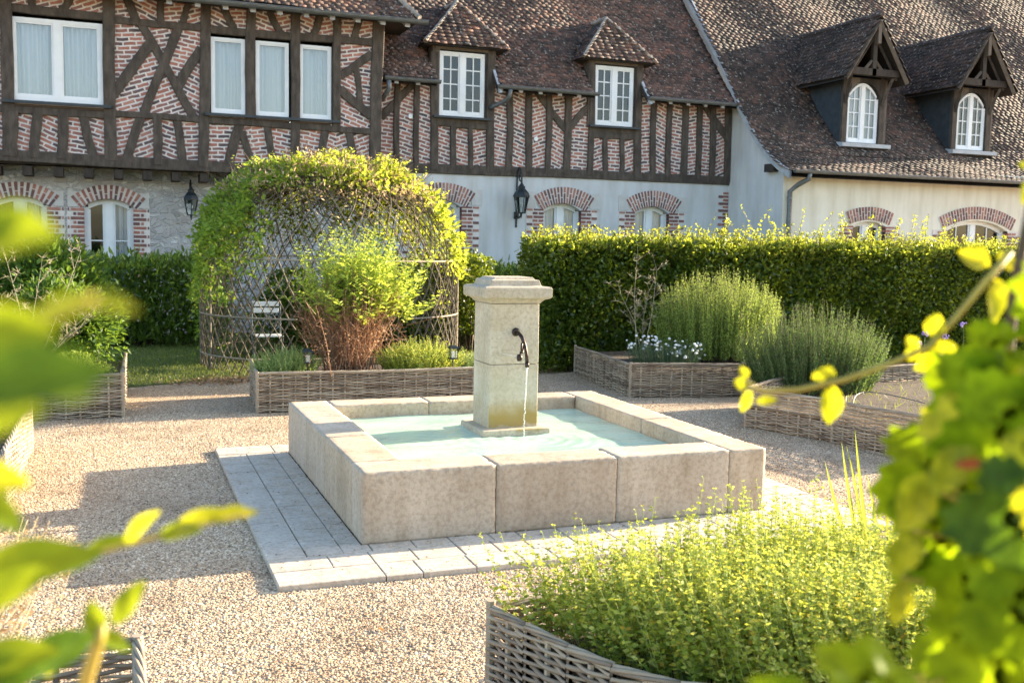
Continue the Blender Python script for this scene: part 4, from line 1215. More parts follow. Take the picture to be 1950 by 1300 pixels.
for p, q_ in zip(xs, xs[1:]): sett(p, q_, -.355, -.13)
for (a, b) in ((0, .125), (.125, .33), (.33, PL)):       # left columns
    ys = run(-.13 if a == 0 else -.13, BS + .02, .26 if a else .20)
    for p, q_ in zip(ys, ys[1:]): sett(-b, -a, p, q_)
xs = run(-PL, BS + PR, .42)
for p, q_ in zip(xs, xs[1:]): sett(p, q_, BS + .02, BS + PB)
for (a, b) in ((0, .13), (.13, .355), (.355, PR)):
    ys = run(-PF, BS + .02, .28 if a else .22)
    for p, q_ in zip(ys, ys[1:]):
        if a == 0 and q_ < 0: continue
        sett(BS + a + (.13 if False else 0), BS + b, p, q_)
tag(m.build('paving', MT['pave']), 'pale stone setts laid in rows around the fountain', None, None, 'structure')
m = MB(); m.box(-PL + .01, BS + PR - .01, -PF + .01, BS + PB - .01, -.02, .018)
tag(m.build('paving_bed', MT['soil']), 'sand bed under the stone setts', None, None, 'structure')
# little crumbs of grit on the paving
n = 1000
P = []
while len(P) < n:
    x = rng.uniform(-PL, BS + PR); y = rng.uniform(-PF, BS + PB)
    if 0 < x < BS and 0 < y < BS: continue
    if rng.random() < .55 and not (-.12 < x < BS + .12 and -.12 < y < BS): continue
    P.append((x, y, z1))
def pebbles(name, P, s, mat, **kw):
    P = np.asarray(P, float); n = len(P); s = np.broadcast_to(s, (n,))[:, None, None]
    base = np.array([(1, 0, 0), (.3, .95, .05), (-.8, .55, 0), (-.75, -.6, 0), (.35, -.95, .05), (.1, .05, .75)], float)
    a = rng.uniform(0, 6.28, n); ca, sa = np.cos(a), np.sin(a)
    V = base[None] * rng.uniform(.7, 1.3, (n, 6, 3)) * s
    X = V[..., 0] * ca[:, None] - V[..., 1] * sa[:, None]; Y = V[..., 0] * sa[:, None] + V[..., 1] * ca[:, None]
    V = np.stack([X, Y, V[..., 2]], -1) + P[:, None, :]
    b = np.arange(n)[:, None] * 6
    F = np.concatenate([b + [i, (i + 1) % 5, 5] for i in range(5)], 1).reshape(-1, 3)
    return npmesh(name, V.reshape(-1, 3), F, mat)
tag(pebbles('grit', P, rng.uniform(.003, .009, n), MT['pebble']), 'loose grit lying on the stone setts', None, None, 'stuff')
# loose gravel
def inside_paving(P): return (P[:, 0] > -PL) & (P[:, 0] < BS + PR) & (P[:, 1] > -PF) & (P[:, 1] < BS + PB)
parts = []
for (x0, x1, y0, y1, dens) in ((-2.6, 1.4, -3.6, 1.0, 6500), (-2.6, 0, 1.0, 5.0, 4200), (0, 5, 3.0, 5.0, 2200), (3, 5.4, -.6, 3.0, 3800), (-1.4, 4.6, 5.0, 7.6, 1500), (1.4, 3.0, -2.3, -.5, 4000)):
    n = int((x1 - x0) * (y1 - y0) * dens)
    q = np.stack([rng.uniform(x0, x1, n), rng.uniform(y0, y1, n), rng.uniform(-.003, .001, n)], 1)
    parts.append(q[~inside_paving(q)])
P = np.concatenate(parts)
tag(pebbles('gravel', P, rng.uniform(.0045, .0095, len(P)), MT['pebble']), 'loose pale gravel covering the courtyard', None, None, 'stuff')

# ================================================================== WICKER BEDS
def wall_weave(p0, p1, h, root, seed, rows=None, slope=None, r=.0084):
    """woven willow side between two ground points"""
    g = random.Random(seed)
    p0 = Vector((*p0, 0)); p1 = Vector((*p1, 0)); L = (p1 - p0).length; u = (p1 - p0) / L; nrm = Vector((u.y, -u.x, 0))
    ns = max(1, round(L / .125)); sp_ = L / ns; pitch = .0155
    rows = int(h / pitch)
    m = MB()
    for i in range(ns + 1):
        q = p0 + u * (i * sp_); m.tube([q, q + Vector((0, 0, h + g.uniform(-.01, .02)))], .011, 5)
    st = m.build('stake', MT['wick'], root)
    V = []; F = []; ph = g.uniform(0, 6)
    nr = 5
    for r_ in range(rows):
        z0 = .012 + r_ * pitch
        # rods of random length laid end to end
        s = 0.0
        while s < L:
            e = min(L, s + g.uniform(.5, 1.5)); rr = r * g.uniform(.72, 1.18); dz = g.uniform(-.003, .003)
            k = max(2, int((e - s) / sp_ * 4))
            b = len(V)
            for j in range(k + 1):
                x = s + (e - s) * j / k
                a = .0125 * math.cos(math.pi * x / sp_ + math.pi * (r_ % 2))
                zz = z0 + dz + .0045 * math.sin(x * 3.1 + ph) + .003 * math.sin(x * 9 + r_)
                c = p0 + u * x + nrm * a
                for q in range(nr):
                    t = 2 * math.pi * q / nr
                    V.append((c.x + nrm.x * rr * math.cos(t), c.y + nrm.y * rr * math.cos(t), zz + rr * math.sin(t)))
            for j in range(k):
                for q in range(nr):
                    F.append((b + j * nr + q, b + j * nr + (q + 1) % nr, b + (j + 1) * nr + (q + 1) % nr, b + (j + 1) * nr + q))
            s = e
    npmesh('woven_side', V, F, MT['wick'], root, True)
    m = MB()
    for k in range(5):
        pts = []; n = int(L / .05)
        phs = k * 6.28 / 5
        for j in range(n + 1):
            x = L * j / n; a = phs + x * 11
            pts.append(p0 + u * x + nrm * (.013 * math.cos(a)) + Vector((0, 0, h + .012 + .010 * math.sin(a) + .0045 * math.sin(x * 3.1 + ph))))
        m.tube(pts, .0075 * g.uniform(.8, 1.2), 5)
    m.build('braided_rim', MT['wick'], root, smooth=True)
def planter(label, poly, h, sides, soil_z=None, seed=0, posts=None):
    cx = sum(p[0] for p in poly) / len(poly); cy = sum(p[1] for p in poly) / len(poly)
    t = empty('wicker_planter', (cx, cy, 0), label, 'planter', 'woven willow raised beds around the fountain')
    n = len(poly)
    for i in sides:
        wall_weave(poly[i], poly[(i + 1) % n], h, t, seed * 10 + i)
    for i, p in enumerate(poly):
        if (posts is None or i in posts) and (i in sides or (i - 1) % n in sides):
            m = MB(); m.tube([(p[0], p[1], 0), (p[0], p[1], h + .035)], .019, 7); m.build('corner_post', MT['wick'], t)
    # soil: inset polygon
    sz = soil_z if soil_z else h - .06
    c = Vector((cx, cy))
    ins = []
    for p in poly:
        d = (c - Vector(p)).normalized() * .05; ins.append((p[0] + d.x, p[1] + d.y))
    m = MB(); m.prism(ins, 'z', .0, sz); m.build('soil', MT['soil'], t)
    return t
A_ = [(.02, 4.82), (2.68, 4.82), (2.68, 6.0), (.10, 6.0)]
planter('long woven willow bed behind the fountain, holding the tall yellow-green shrub', A_, .385, (0, 1, 2, 3), seed=1)
B_ = [(-3.4, 4.86), (-1.24, 4.89), (-1.20, 6.75), (-3.4, 6.75)]
planter('woven willow bed at the left, its corner standing by the lawn', B_, .41, (0, 1), seed=2)
C_ = [(-3.4, .85), (-1.96, .88), (-1.95, 3.5), (-3.4, 3.5)]
planter('pale woven willow bed at the left edge of the picture, beside the gravel', C_, .38, (0, 1, 2), seed=3)
D_ = [(4.24, 4.88), (5.58, 4.62), (7.2, 4.4), (7.2, 6.9), (4.46, 6.9)]
planter('grey woven willow bed by the hornbeam hedge, with white flowers and the light rosemary', D_, .375, (0, 1, 4), seed=4)
E_ = [(4.46, 2.86), (4.78, 1.95), (4.98, .9), (7.8, .6), (8.2, 4.2), (6.0, 3.98)]
planter('low woven willow bed at the right of the fountain, mostly bare soil', E_, .37, (0, 1, 4, 5), .2, seed=5)
F_ = [(0, -2.15), (.05, -2.39), (.11, -2.62), (.18, -2.80), (.32, -2.98), (.70, -3.25), (2.9, -3.9), (2.69, -2.12)]
planter('woven willow bed in the right foreground, overflowing with golden thyme', F_, .40, (0, 1, 2, 3, 4, 5, 6, 7), .3, seed=6, posts=(0, 5, 6, 7))
G_ = [(-1.23, -2.11), (-1.22, -3.2), (-2.6, -3.2), (-2.6, -2.08)]
planter('woven willow bed corner at the bottom left edge of the picture', G_, .40, (0, 3), .28, seed=7)

# ================================================================== ARBOUR
ar = empty('willow_arbour', (1.5, 8.9, 0), 'domed arbour of woven willow rods behind the mid bed, overgrown by a climber', 'arbour')
AC = (1.58, 8.95); ARX, ARY, AH = 1.80, 1.6, 2.68
def dome(th, v):
    """v 0..1 from ground to crown"""
    if v < .36: k = 1.0; z = v / .36 * 1.1
    else:
        q = (v - .36) / .64 * math.pi / 2; k = math.cos(q) ** .66 if q < 1.5707 else 0.0; z = 1.1 + (AH - 1.1) * math.sin(q)
    return Vector((AC[0] + ARX * k * math.cos(th), AC[1] + ARY * k * math.sin(th), z))
def in_open(th, v):
    d = (th + math.pi / 2 + math.pi) % (2 * math.pi) - math.pi     # 0 towards the camera
    p = dome(th, v)
    return abs(d) < .45 and p.z < 1.5 * math.sqrt(max(0, 1 - (d / .45) ** 2)) + .1
m_ = []
for sgn in (1, -1):
    for k in range(74):
        th0 = 2 * math.pi * k / 74 + random.uniform(-.012, .012); rd = random.uniform(.007, .011)
        cur = []; m = MB()
        ks = random.uniform(1.08, 1.14)
        for j in range(41):
            v = j / 40 * .985; th = th0 + sgn * ks * v + .006 * math.sin(j * .9 + k)
            if in_open(th, v):
                if len(cur) > 1: m.tube(cur, rd, 5)
                cur = []
            else: cur.append(dome(th, v) + Vector((0, 0, 0)) * 0)
        if len(cur) > 1: m.tube(cur, [rd * (1 - .5 * i / len(cur)) for i in range(len(cur))], 5)
        m_.append(m)
cnt = 0
for m in m_:
    if m.v and cnt < 100: m.build('lattice_rod', MT['rod'], ar); cnt += 1
rest = MB()
for m in m_[100:]:
    if m.v:
        rest.add(m.v, m.f)
tag(rest.build('lattice_rod', MT['rod'], ar), None, None, None, 'stuff')
for vz in (.065, .24, .46):
    m = MB(); cur = []
    for j in range(121):
        th = -math.pi / 2 + .0 + 2 * math.pi * j / 120
        if in_open(th, vz):
            if len(cur) > 1: m.tube(cur, .012, 6)
            cur = []
        else: cur.append(dome(th, vz))
    if len(cur) > 1: m.tube(cur, .012, 6)
    m.build('hoop', MT['wick'], ar)
for th in (-math.pi / 2 - 1.25, -math.pi / 2 + 1.25, math.pi, 0, math.pi * .75, math.pi * .5, math.pi * .25):
    m = MB(); m.tube([dome(th, v) for v in np.linspace(0, .42, 8)], .013, 6); m.build('upright_stake', MT['wick'], ar)
# white folding chair inside
cx, cy = .62, 8.5
ch = empty('garden_chair', (cx, cy, 0), 'white slatted folding chair inside the willow arbour', 'chair')
for z in (.74, .83):
    m = MB(); m.box(cx - .17, cx + .17, cy + .17, cy + .185, z, z + .065); m.build('back_slat', MT['white'], ch, bevel=.004)
for i in range(5):
    m = MB(); m.box(cx - .18, cx + .18, cy - .2 + i * .075, cy - .14 + i * .075, .44, .455); m.build('seat_slat', MT['white'], ch, bevel=.004)
for sx_ in (-.19, .19):
    m = MB(); m.tube([(cx + sx_, cy - .22, 0), (cx + sx_, cy + .17, .46), (cx + sx_, cy + .19, .90)], .011, 6); m.build('back_leg', MT['zinc'], ch)
    m = MB(); m.tube([(cx + sx_ * .92, cy + .24, 0), (cx + sx_ * .92, cy - .2, .45)], .011, 6); m.build('front_leg', MT['zinc'], ch)

# solar lanterns in the mid bed
def glantern(label, x, y, z0, z1):
    t = empty('garden_lantern', (x, y, z0), label, 'lantern', 'small black stake lanterns in the mid bed')
    m = MB(); m.tube([(x, y, z0 - .08), (x, y, z1 - .12)], .008, 6); m.build('stake', MT['iron'], t)
    m = MB(); h = .036; zb = z1 - .12; zt_ = z1
    for sx_ in (-1, 1):
        for sy_ in (-1, 1): m.box(x + sx_ * h - .004, x + sx_ * h + .004, y + sy_ * h - .004, y + sy_ * h + .004, zb, zt_ - .015)
    m.box(x - .045, x + .045, y - .045, y + .045, zb - .012, zb)
    m.rings([[(x + a * k, y + b * k, z) for a, b in ((-1, -1), (1, -1), (1, 1), (-1, 1))] for k, z in ((.055, zt_ - .016), (.052, zt_ - .004), (.02, zt_ + .02))])
    m.build('lantern_frame', MT['iron'], t)
    m = MB(); m.box(x - .018, x + .018, y - .018, y + .018, zb + .003, zb + .07); m.build('candle', MT['white'], t)
    m = MB(); m.box(x - .032, x + .032, y - .032, y + .032, zb + .001, zt_ - .017); m.build('glass', MT['lampglass'], t)
glantern('small black stake lantern left of the tall shrub, on the wicker rim', .55, 4.97, .36, .61)
glantern('small black stake lantern right of the tall shrub, beside the stone pillar', 2.12, 4.97, .36, .62)

V_ = np.array([(rng.uniform(-2, 4.5), rng.uniform(-2.5, 6.8), .012) for _ in range(260)])
V_ = V_[~inside_paving(V_)]
LITTER = V_
# irrigation hose in the right bed
m = MB(); m.tube([(5.45 + .9 * t, 2.5 + .35 * math.sin(math.pi * t), .22 + .08 * math.sin(math.pi * t)) for t in np.linspace(0, 1, 14)], .005, 6)
tag(m.build('garden_hose', MT['slate']), 'grey irrigation hose arching over the bare soil of the low right bed', 'hose')
# ================================================================== PLANTS
def plant(name, loc, label, cat, group=None): return empty(name, loc, label, cat, group)
def hedge_leaves(x0, x1, y0, y1, z0, z1, n, L, top_out=.10, jit=.05):
    """points on the shell of a box, directions outward"""
    Ax = [('f', (x1 - x0) * (z1 - z0)), ('t', (x1 - x0) * (y1 - y0) * 1.3), ('l', (y1 - y0) * (z1 - z0)), ('r', (y1 - y0) * (z1 - z0) * .3), ('b', (x1 - x0) * (z1 - z0) * .4)]
    tot = sum(a for _, a in Ax); P = []; Dn = []
    for k, a in Ax:
        c = int(n * a / tot); u, v = rng.uniform(0, 1, c), rng.uniform(0, 1, c); o = np.abs(rng.normal(0, jit, c)) - jit
        X = x0 + (x1 - x0) * u; Y = y0 + (y1 - y0) * u; Z = z0 + (z1 - z0) * v
        wob = .05 * np.sin(X * 2.3 + Z * 3) + .04 * np.sin(X * 5.1 - Z * 4)
        if k == 'f': p = np.stack([X, y0 - wob + o * -1, Z], 1); d = (0, -1, .1)
        if k == 'b': p = np.stack([X, y1 + o, Z], 1); d = (0, 1, .1)
        if k == 't': p = np.stack([X, y0 + (y1 - y0) * v, z1 + wob * .6 + o], 1); d = (0, 0, 1)
        if k == 'l': p = np.stack([x0 - o + wob, Y, Z], 1); d = (-1, 0, .1)
        if k == 'r': p = np.stack([x1 + o, Y, Z], 1); d = (1, 0, .1)
        P.append(p); Dn.append(np.tile(d, (c, 1)) + rng.normal(0, .75, (c, 3)))
    return np.concatenate(P), np.concatenate(Dn)
def core(parent, x0, x1, y0, y1, z0, z1, mat=None, n=260):
    """tangle of branches and inner leaves that fills a hedge"""
    A = np.stack([rng.uniform(x0, x1, n), rng.uniform(y0, y1, n), np.full(n, z0)], 1)
    B = A + np.stack([rng.normal(0, .25, n), rng.normal(0, .1, n), rng.uniform(.6, 1.0, n) * (z1 - z0)], 1)
    B[:, 1] = np.clip(B[:, 1], y0, y1); B[:, 0] = np.clip(B[:, 0], x0, x1)
    tubes('branches', A, B, .014, .004, MT['twig'], parent)
def box_core(parent, x0, x1, y0, y1, z0, z1, n, L, mat):
    P = np.stack([rng.uniform(x0, x1, n), rng.uniform(y0, y1, n), rng.uniform(z0, z1, n)], 1)
    leaves('inner_foliage', P, rdir(n), L, L * .6, mat, parent)

# hornbeam hedge
hx0, hx1, hy0, hy1, hz = 4.04, 15.5, 7.10, 7.85, 1.74
h = plant('hornbeam_hedge', ((hx0 + hx1) / 2, 7.4, 0), 'long clipped hornbeam hedge on the right with sunlit shoots along its top', 'hedge')
P, Dn = hedge_leaves(hx0, hx1, hy0, hy1, .05, hz, 66000, .05)
leaves('foliage', P, Dn, rng.uniform(.045, .085, len(P)), rng.uniform(.030, .052, len(P)), MT['hornbeam'], h)
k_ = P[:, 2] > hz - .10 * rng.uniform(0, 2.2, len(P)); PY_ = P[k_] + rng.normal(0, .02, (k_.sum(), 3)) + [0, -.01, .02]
leaves('sunlit_top_foliage', PY_, Dn[k_], rng.uniform(.04, .07, len(PY_)), rng.uniform(.026, .042, len(PY_)), MT['hornbeam_young_lit'], h)  # brighter leaf copies on the top band; sunlight put into their colour
box_core(h, hx0 + .07, hx1, hy0 + .10, hy1 - .10, .05, hz - .09, 42000, .12, MT['hornbeam'])
core(h, hx0 + .08, hx1, hy0 + .15, hy1 - .15, 0, hz)
def shoots(parent, n, x0, x1, y0, y1, z, hmin, hmax, Ll, lm, sm=None, per=9, lean=.15, pw=2.2):
    A = np.stack([rng.uniform(x0, x1, n), rng.uniform(y0, y1, n), np.full(n, z)], 1)
    hh = hmin + (hmax - hmin) * rng.uniform(0, 1, n) ** pw
    B = A + np.stack([rng.normal(0, lean, n) * hh * 2, rng.normal(0, lean, n) * hh * 2, hh], 1)
    tubes('shoots', A, B, .004, .002, sm or MT['twig'], parent)
    t = rng.uniform(.05, 1, (n, per))[..., None]
    Pp = (A[:, None] * (1 - t) + B[:, None] * t).reshape(-1, 3)
    return leaves('shoot_foliage', Pp, rdir(len(Pp), .3), rng.uniform(.6, 1.1, len(Pp)) * Ll, rng.uniform(.35, .6, len(Pp)) * Ll, lm, parent)
shoots(h, 2600, hx0, hx1, hy0, hy1, hz - .05, .05, .36, .05, MT['hornbeam_young_lit'], per=12, pw=2.0)
shoots(h, 60, 6.6, 11.5, hy0 + .2, hy1, hz, .22, .66, .055, MT['hornbeam_young_lit'], per=22, lean=.2, pw=1.2)

# laurel hedges
def laurel(label, x0, x1, y0, y1, z1, n):
    t = plant('laurel_hedge', ((x0 + x1) / 2, (y0 + y1) / 2, 0), label, 'hedge')
    P, Dn = hedge_leaves(x0, x1, y0, y1, .05, z1, n, .1, jit=.09)
    Dn[:, 2] += .9
    leaves('foliage', P, Dn, rng.uniform(.09, .15, len(P)), rng.uniform(.03, .045, len(P)), MT['laurel'], t, six=True, bend=.1)
    box_core(t, x0 + .1, x1 - .1, y0 + .1, y1 - .1, .05, z1 - .1, n // 3, .12, MT['laurel'])
    core(t, x0 + .1, x1 - .1, y0 + .2, y1 - .2, 0, z1, n=80)
    return t
laurel('glossy laurel hedge between the dark bush and the arbour, under the stone wall', -2.2, .35, 11.45, 12.3, 1.30, 7000)
laurel('glossy laurel hedge seen behind the right side of the arbour', 2.1, 5.6, 10.9, 11.8, 1.22, 8500)
t = plant('clipped_shrub', (4.1, 9.2, 0), 'flat-topped clipped shrub just right of the arbour, behind the pillar', 'shrub')
P, Dn = hedge_leaves(3.35, 4.25, 9.6, 10.4, .4, 1.50, 4200, .05)
leaves('foliage', P, Dn, .06, .04, MT['hornbeam'], t); box_core(t, 3.4, 4.2, 9.65, 10.35, .3, 1.45, 2500, .08, MT['hornbeam']); core(t, 3.4, 4.2, 9.7, 10.3, 0, 1.4, n=40)

def blob_bush(name, c, rad, n, L, Wr, mat, label, cat, zmin=.05, stems=60, shell=.35, up=.2, six=False, lumps=7, group=None, stem_mat=None):
    t = plant(name, (c[0], c[1], 0), label, cat, group)
    C0 = np.array(c); Rr = np.array(rad)
    cs = C0 + rdir(lumps) * Rr * .55 * rng.uniform(.5, 1, (lumps, 1)); rs = rng.uniform(.38, .6, lumps)
    P = []
    for c_, r_ in zip(cs, rs):
        k = n // lumps; d = rdir(k); q = c_ + d * Rr * r_ * (1 - shell * rng.uniform(0, 1, (k, 1)) ** 1.5); P.append(q)
    P = np.concatenate(P); P = P[P[:, 2] > zmin]
    Dn = unit(P - C0) + rng.normal(0, .6, P.shape) + [0, 0, up]
    Ls = L * rng.uniform(.6, 1.2, len(P))
    leaves('foliage', P, Dn, Ls, Ls * Wr, mat, t, six=six, bend=.12 if six else 0)
    k = stems
    A = np.stack([rng.normal(c[0], rad[0] * .18, k), rng.normal(c[1], rad[1] * .18, k), np.full(k, zmin - .04)], 1)
    ii = rng.integers(0, len(P), k)
    tubes('stems', A, P[ii], .012, .003, stem_mat or MT['twig'], t)
    return t
blob_bush('dark_bush', (-2.05, 7.6, .98), (1.05, .7, .98), 15000, .085, .42, MT['bush'], 'large dark green bush at the left, in front of the arched window', 'bush', lumps=14, six=True)
t_ = blob_bush('leafy_shrub', (-1.85, 6.35, .78), (.80, .42, .62), 9000, .075, .36, MT['bush'], 'loose leafy green shrub filling the back of the left wicker bed', 'shrub', .34, 110, shell=.7, six=True, lumps=16)
blob_bush('low_herb', (-1.66, 5.5, .42), (.42, .45, .17), 4200, .030, .4, MT['mug'], 'low bright green herb mound behind the left wicker rim', 'herb', .36, 40)
blob_bush('low_herb', (-2.5, 5.4, .58), (.60, .45, .38), 5600, .06, .25, MT['green'], 'green herb clump below the dry fennel stalks at the left', 'herb', .36, 60)
# left edge bed planting
blob_bush('feathery_herb', (-2.32, 2.6, .55), (.40, .8, .34), 9000, .045, .14, MT['green'], 'bright feathery herb filling the pale wicker bed at the left edge', 'herb', .3, 80, lumps=10)

def fennel(label, x, y, z0, tips, s=.55):
    t = plant('fennel', (x, y, z0), label, 'dry stalk', 'dried fennel stalks')
    m = MB(); A = []; B = []
    for (tx, ty, tz) in tips:
        b = Vector((x + random.uniform(-.05, .05), y, z0)); e = Vector((tx, ty, tz)); md = (b + e) / 2 + Vector((random.uniform(-.05, .05), 0, .05))
        pts = [b.lerp(md, t_ * 2).lerp(md.lerp(e, t_ * 2 - 1) if t_ > .5 else b.lerp(md, t_ * 2), 1 if t_ > .5 else 0) for t_ in np.linspace(0, 1, 7)]
        m.tube(pts, [.007 * s * (1 - .6 * i / 6) for i in range(7)], 5)
        for k in range(2, 7):
            for _ in range(3):
                d = Vector((random.uniform(-1, 1), random.uniform(-.6, .6), random.uniform(.2, 1))).normalized() * random.uniform(.08, .20)
                q = pts[k] + d; A.append(pts[k]); B.append(q)
                for _ in range(6):
                    d2 = Vector((random.uniform(-1, 1), random.uniform(-1, 1), random.uniform(-.2, 1))).normalized() * random.uniform(.03, .08)
                    A.append(q); B.append(q + d2)
    m.build('stalk', MT['straw'], t); tubes('umbels', A, B, .0018, .0010, MT['straw'], t)
fennel('dry pale fennel stalks standing over the left wicker bed', -2.1, 5.9, .36, [(-2.35, 5.9, 1.65), (-1.62, 5.9, 1.58), (-2.0, 6.0, 1.4), (-2.5, 5.8, 1.3), (-1.5, 5.8, 1.0), (-1.45, 5.8, .95)])
fennel('single bare branching stalk in front of the hornbeam hedge', 4.85, 5.8, .34, [(4.77, 5.8, 1.78), (5.05, 5.8, 1.45), (4.55, 5.8, 1.15), (4.95, 5.8, 1.2)])

# arbour climber
t = plant('climber', (1.5, 8.9, 0), 'leafy climber covering the crown of the willow arbour, drying to pink-brown on top', 'climber')
P = []; Dn = []; 
def arb_pts(n, f):
    out = []
    while len(out) < n:
        th = random.uniform(0, 2 * math.pi); v = random.random() ** .8
        if in_open(th, v) or not f(th, v): continue
        p = dome(th, v); c = Vector((AC[0], AC[1], 1.0)); d = (p - c).normalized()
        lump = .5 + .5 * math.sin(p.x * 6 + 1) * math.sin(p.y * 5 + p.z * 6)
        if random.random() > .25 + lump: continue
        out.append(p + d * (random.uniform(-.06, .08) + (.22 if v > .5 else .08) * lump * random.random()) + Vector((random.gauss(0, .03), random.gauss(0, .03), random.gauss(0, .03))))
    return np.array([tuple(p) for p in out])
right_ = lambda th, v: math.cos(th) > -.1
fd = lambda th: abs((th + math.pi / 2 + math.pi) % (2 * math.pi) - math.pi)
P1 = arb_pts(8000, lambda th, v: v > .52 and (v > .76 - .16 * random.random() if fd(th) < 1.9 else True) and (fd(th) > .9 or v > .74))
P2 = arb_pts(3200, lambda th, v: .40 < v < .66 and (math.cos(th) > .80 or math.cos(th) < -.60))
P3 = arb_pts(3000, lambda th, v: v > .30 and (math.cos(th) < -.80) and math.sin(v * 37 + th * 11) > -.5)
P4 = arb_pts(2600, lambda th, v: v < .78 and math.sin(th) > .1)
P = np.concatenate([P1, P2, P3, P4]); c0 = np.array([AC[0], AC[1], 1.0])
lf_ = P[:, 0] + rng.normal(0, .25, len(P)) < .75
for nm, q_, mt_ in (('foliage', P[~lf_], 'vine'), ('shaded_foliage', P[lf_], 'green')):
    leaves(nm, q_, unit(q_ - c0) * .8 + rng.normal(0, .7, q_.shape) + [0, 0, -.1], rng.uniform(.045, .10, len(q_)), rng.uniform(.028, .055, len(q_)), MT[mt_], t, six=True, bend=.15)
sp_i = rng.integers(0, len(P1), 420); A = P1[sp_i]; o_ = unit(A - c0) + rng.normal(0, .45, A.shape) + [0, 0, .25]
B = A + unit(o_) * rng.uniform(.08, .26, (len(A), 1)); B[:, 2] = np.minimum(B[:, 2], 3.05)
spikes('sprig', A, B, 5, .055, .55, MT['vine'], MT['twig'], t, r=.0025, start=.3, up=.4, leafname='sprig_foliage')
# tangle of bare climbing stems woven over the crown
tg = MB()
for k in range(260):
    th = random.uniform(0, 2 * math.pi); v = .60 + .34 * random.random(); sg = random.choice([-1, 1]); ln = random.uniform(.10, .32); pts = []
    for j in range(8):
        q = j / 7; vv_ = min(.97, v + ln * .8 * q + .015 * math.sin(j * 1.3 + k)); tt = th + sg * ln * 3.0 * q + .04 * math.sin(j + k)
        if in_open(tt, vv_): break
        p_ = dome(tt, vv_); c_ = Vector((AC[0], AC[1], 1.0)); pts.append(p_ + (p_ - c_).normalized() * random.uniform(-.03, .03))
    if len(pts) > 2: tg.tube(pts, random.uniform(.004, .010), 4)
tg.build('bare_stems', MT['twig'], t)
Pd = arb_pts(5200, lambda th, v: v > .68 or (v > .5 and random.random() < .08))
Pd[:, 2] += .04
leaves('dry_bloom', Pd, unit(Pd - c0) * .5 + rng.normal(0, .8, Pd.shape) + [0, 0, .5], rng.uniform(.03, .075, len(Pd)), .022, MT['vine_dry'], t)
n = 1500; ii = rng.integers(0, len(P1), n)
A = P1[ii]; B = A + rng.normal(0, .16, (n, 3)) + [.02, 0, .0]
B = np.where((B[:, 2] > 3.02)[:, None], A, B)
tubes('twigs', A, B + unit(A - c0) * .05, .004, .002, MT['twig'], t)
n = 60
for k in range(8):
    m = MB(); th = random.uniform(0, 6.28)
    if in_open(th, .2): th += 2.2
    m.tube([dome(th + .10 * math.sin(j * .9 + k), j / 14 * .8) * 1.0 + Vector((0, 0, 0)) for j in range(15)], [.013 - .0006 * j for j in range(15)], 5)
    m.build('vine_stem', MT['twig'], t)

# bush inside/behind the arbour
blob_bush('shade_bush', (1.2, 9.7, .66), (.80, .5, .72), 8000, .07, .5, MT['bush'], 'green bush growing behind the arbour, seen through the lattice', 'bush', lumps=8)

# tall shrub in the mid bed: rusty twiggy base, yellow-green feathery top
t = plant('tall_shrub', (1.15, 5.35, .3), 'tall loose shrub in the mid bed, rusty brown below and feathery yellow-green above', 'shrub')
n = 250
b = np.stack([rng.normal(1.05, .13, n), rng.normal(5.35, .13, n), np.full(n, .30)], 1)
ang = rng.uniform(0, 6.28, n); sp_ = rng.uniform(.08, .50, n)
hh = rng.uniform(.75, 1.2, n) - sp_ * .4
tp = b + np.stack([np.cos(ang) * sp_, np.sin(ang) * sp_ * .7, hh], 1)
spikes('rusty', b, tp, 14, .026, .55, MT['rust'], MT['rust'], t, r=.0042, start=.3, up=.3, leafname='rusty_foliage')
A = tp[rng.integers(0, n, 1500)] * 1; A[:, 2] -= rng.uniform(0, .5, 1500); B = A + rng.normal(0, .09, (1500, 3)) + [0, 0, .06]
tubes('rusty_twigs', A, B, .003, .0015, MT['rust'], t)
n = 260
cx_ = rng.normal(0, .21, n); cy_ = rng.normal(0, .15, n)
b2 = np.stack([1.20 + cx_, 5.35 + cy_, rng.uniform(.85, 1.15, n)], 1)
tp2 = b2 + np.stack([cx_ * .8 + rng.normal(.05, .08, n), cy_ * .5, rng.uniform(.15, .92, n) - np.abs(cx_) * .35], 1)
spikes('green', b2, tp2, 22, .066, .30, MT['mug'], MT['green'], t, r=.003, start=.05, up=.45, leafname='feathery_foliage')
n = 26
b3 = np.stack([rng.uniform(.75, 1.75, n), rng.normal(5.35, .1, n), rng.uniform(1.1, 1.3, n)], 1); tp3 = b3 + np.stack([rng.normal(0, .05, n), rng.normal(0, .04, n), rng.uniform(.2, .62, n)], 1)
spikes('tips', b3, tp3, 16, .028, .4, MT['mug'], MT['green'], t, r=.003, start=.1, up=.6, leafname='seed_heads')
m = MB()
for k in range(7):
    e = (1.05 + random.uniform(-.3, .4), 5.3 + random.uniform(-.2, .2), random.uniform(1.0, 1.4)); m.tube([(1.05 + random.uniform(-.08, .08), 5.35, .28), ((1.05 + e[0]) / 2, 5.35, .7), e], [.011, .008, .005], 6)
m.build('stem', MT['twig'], t)

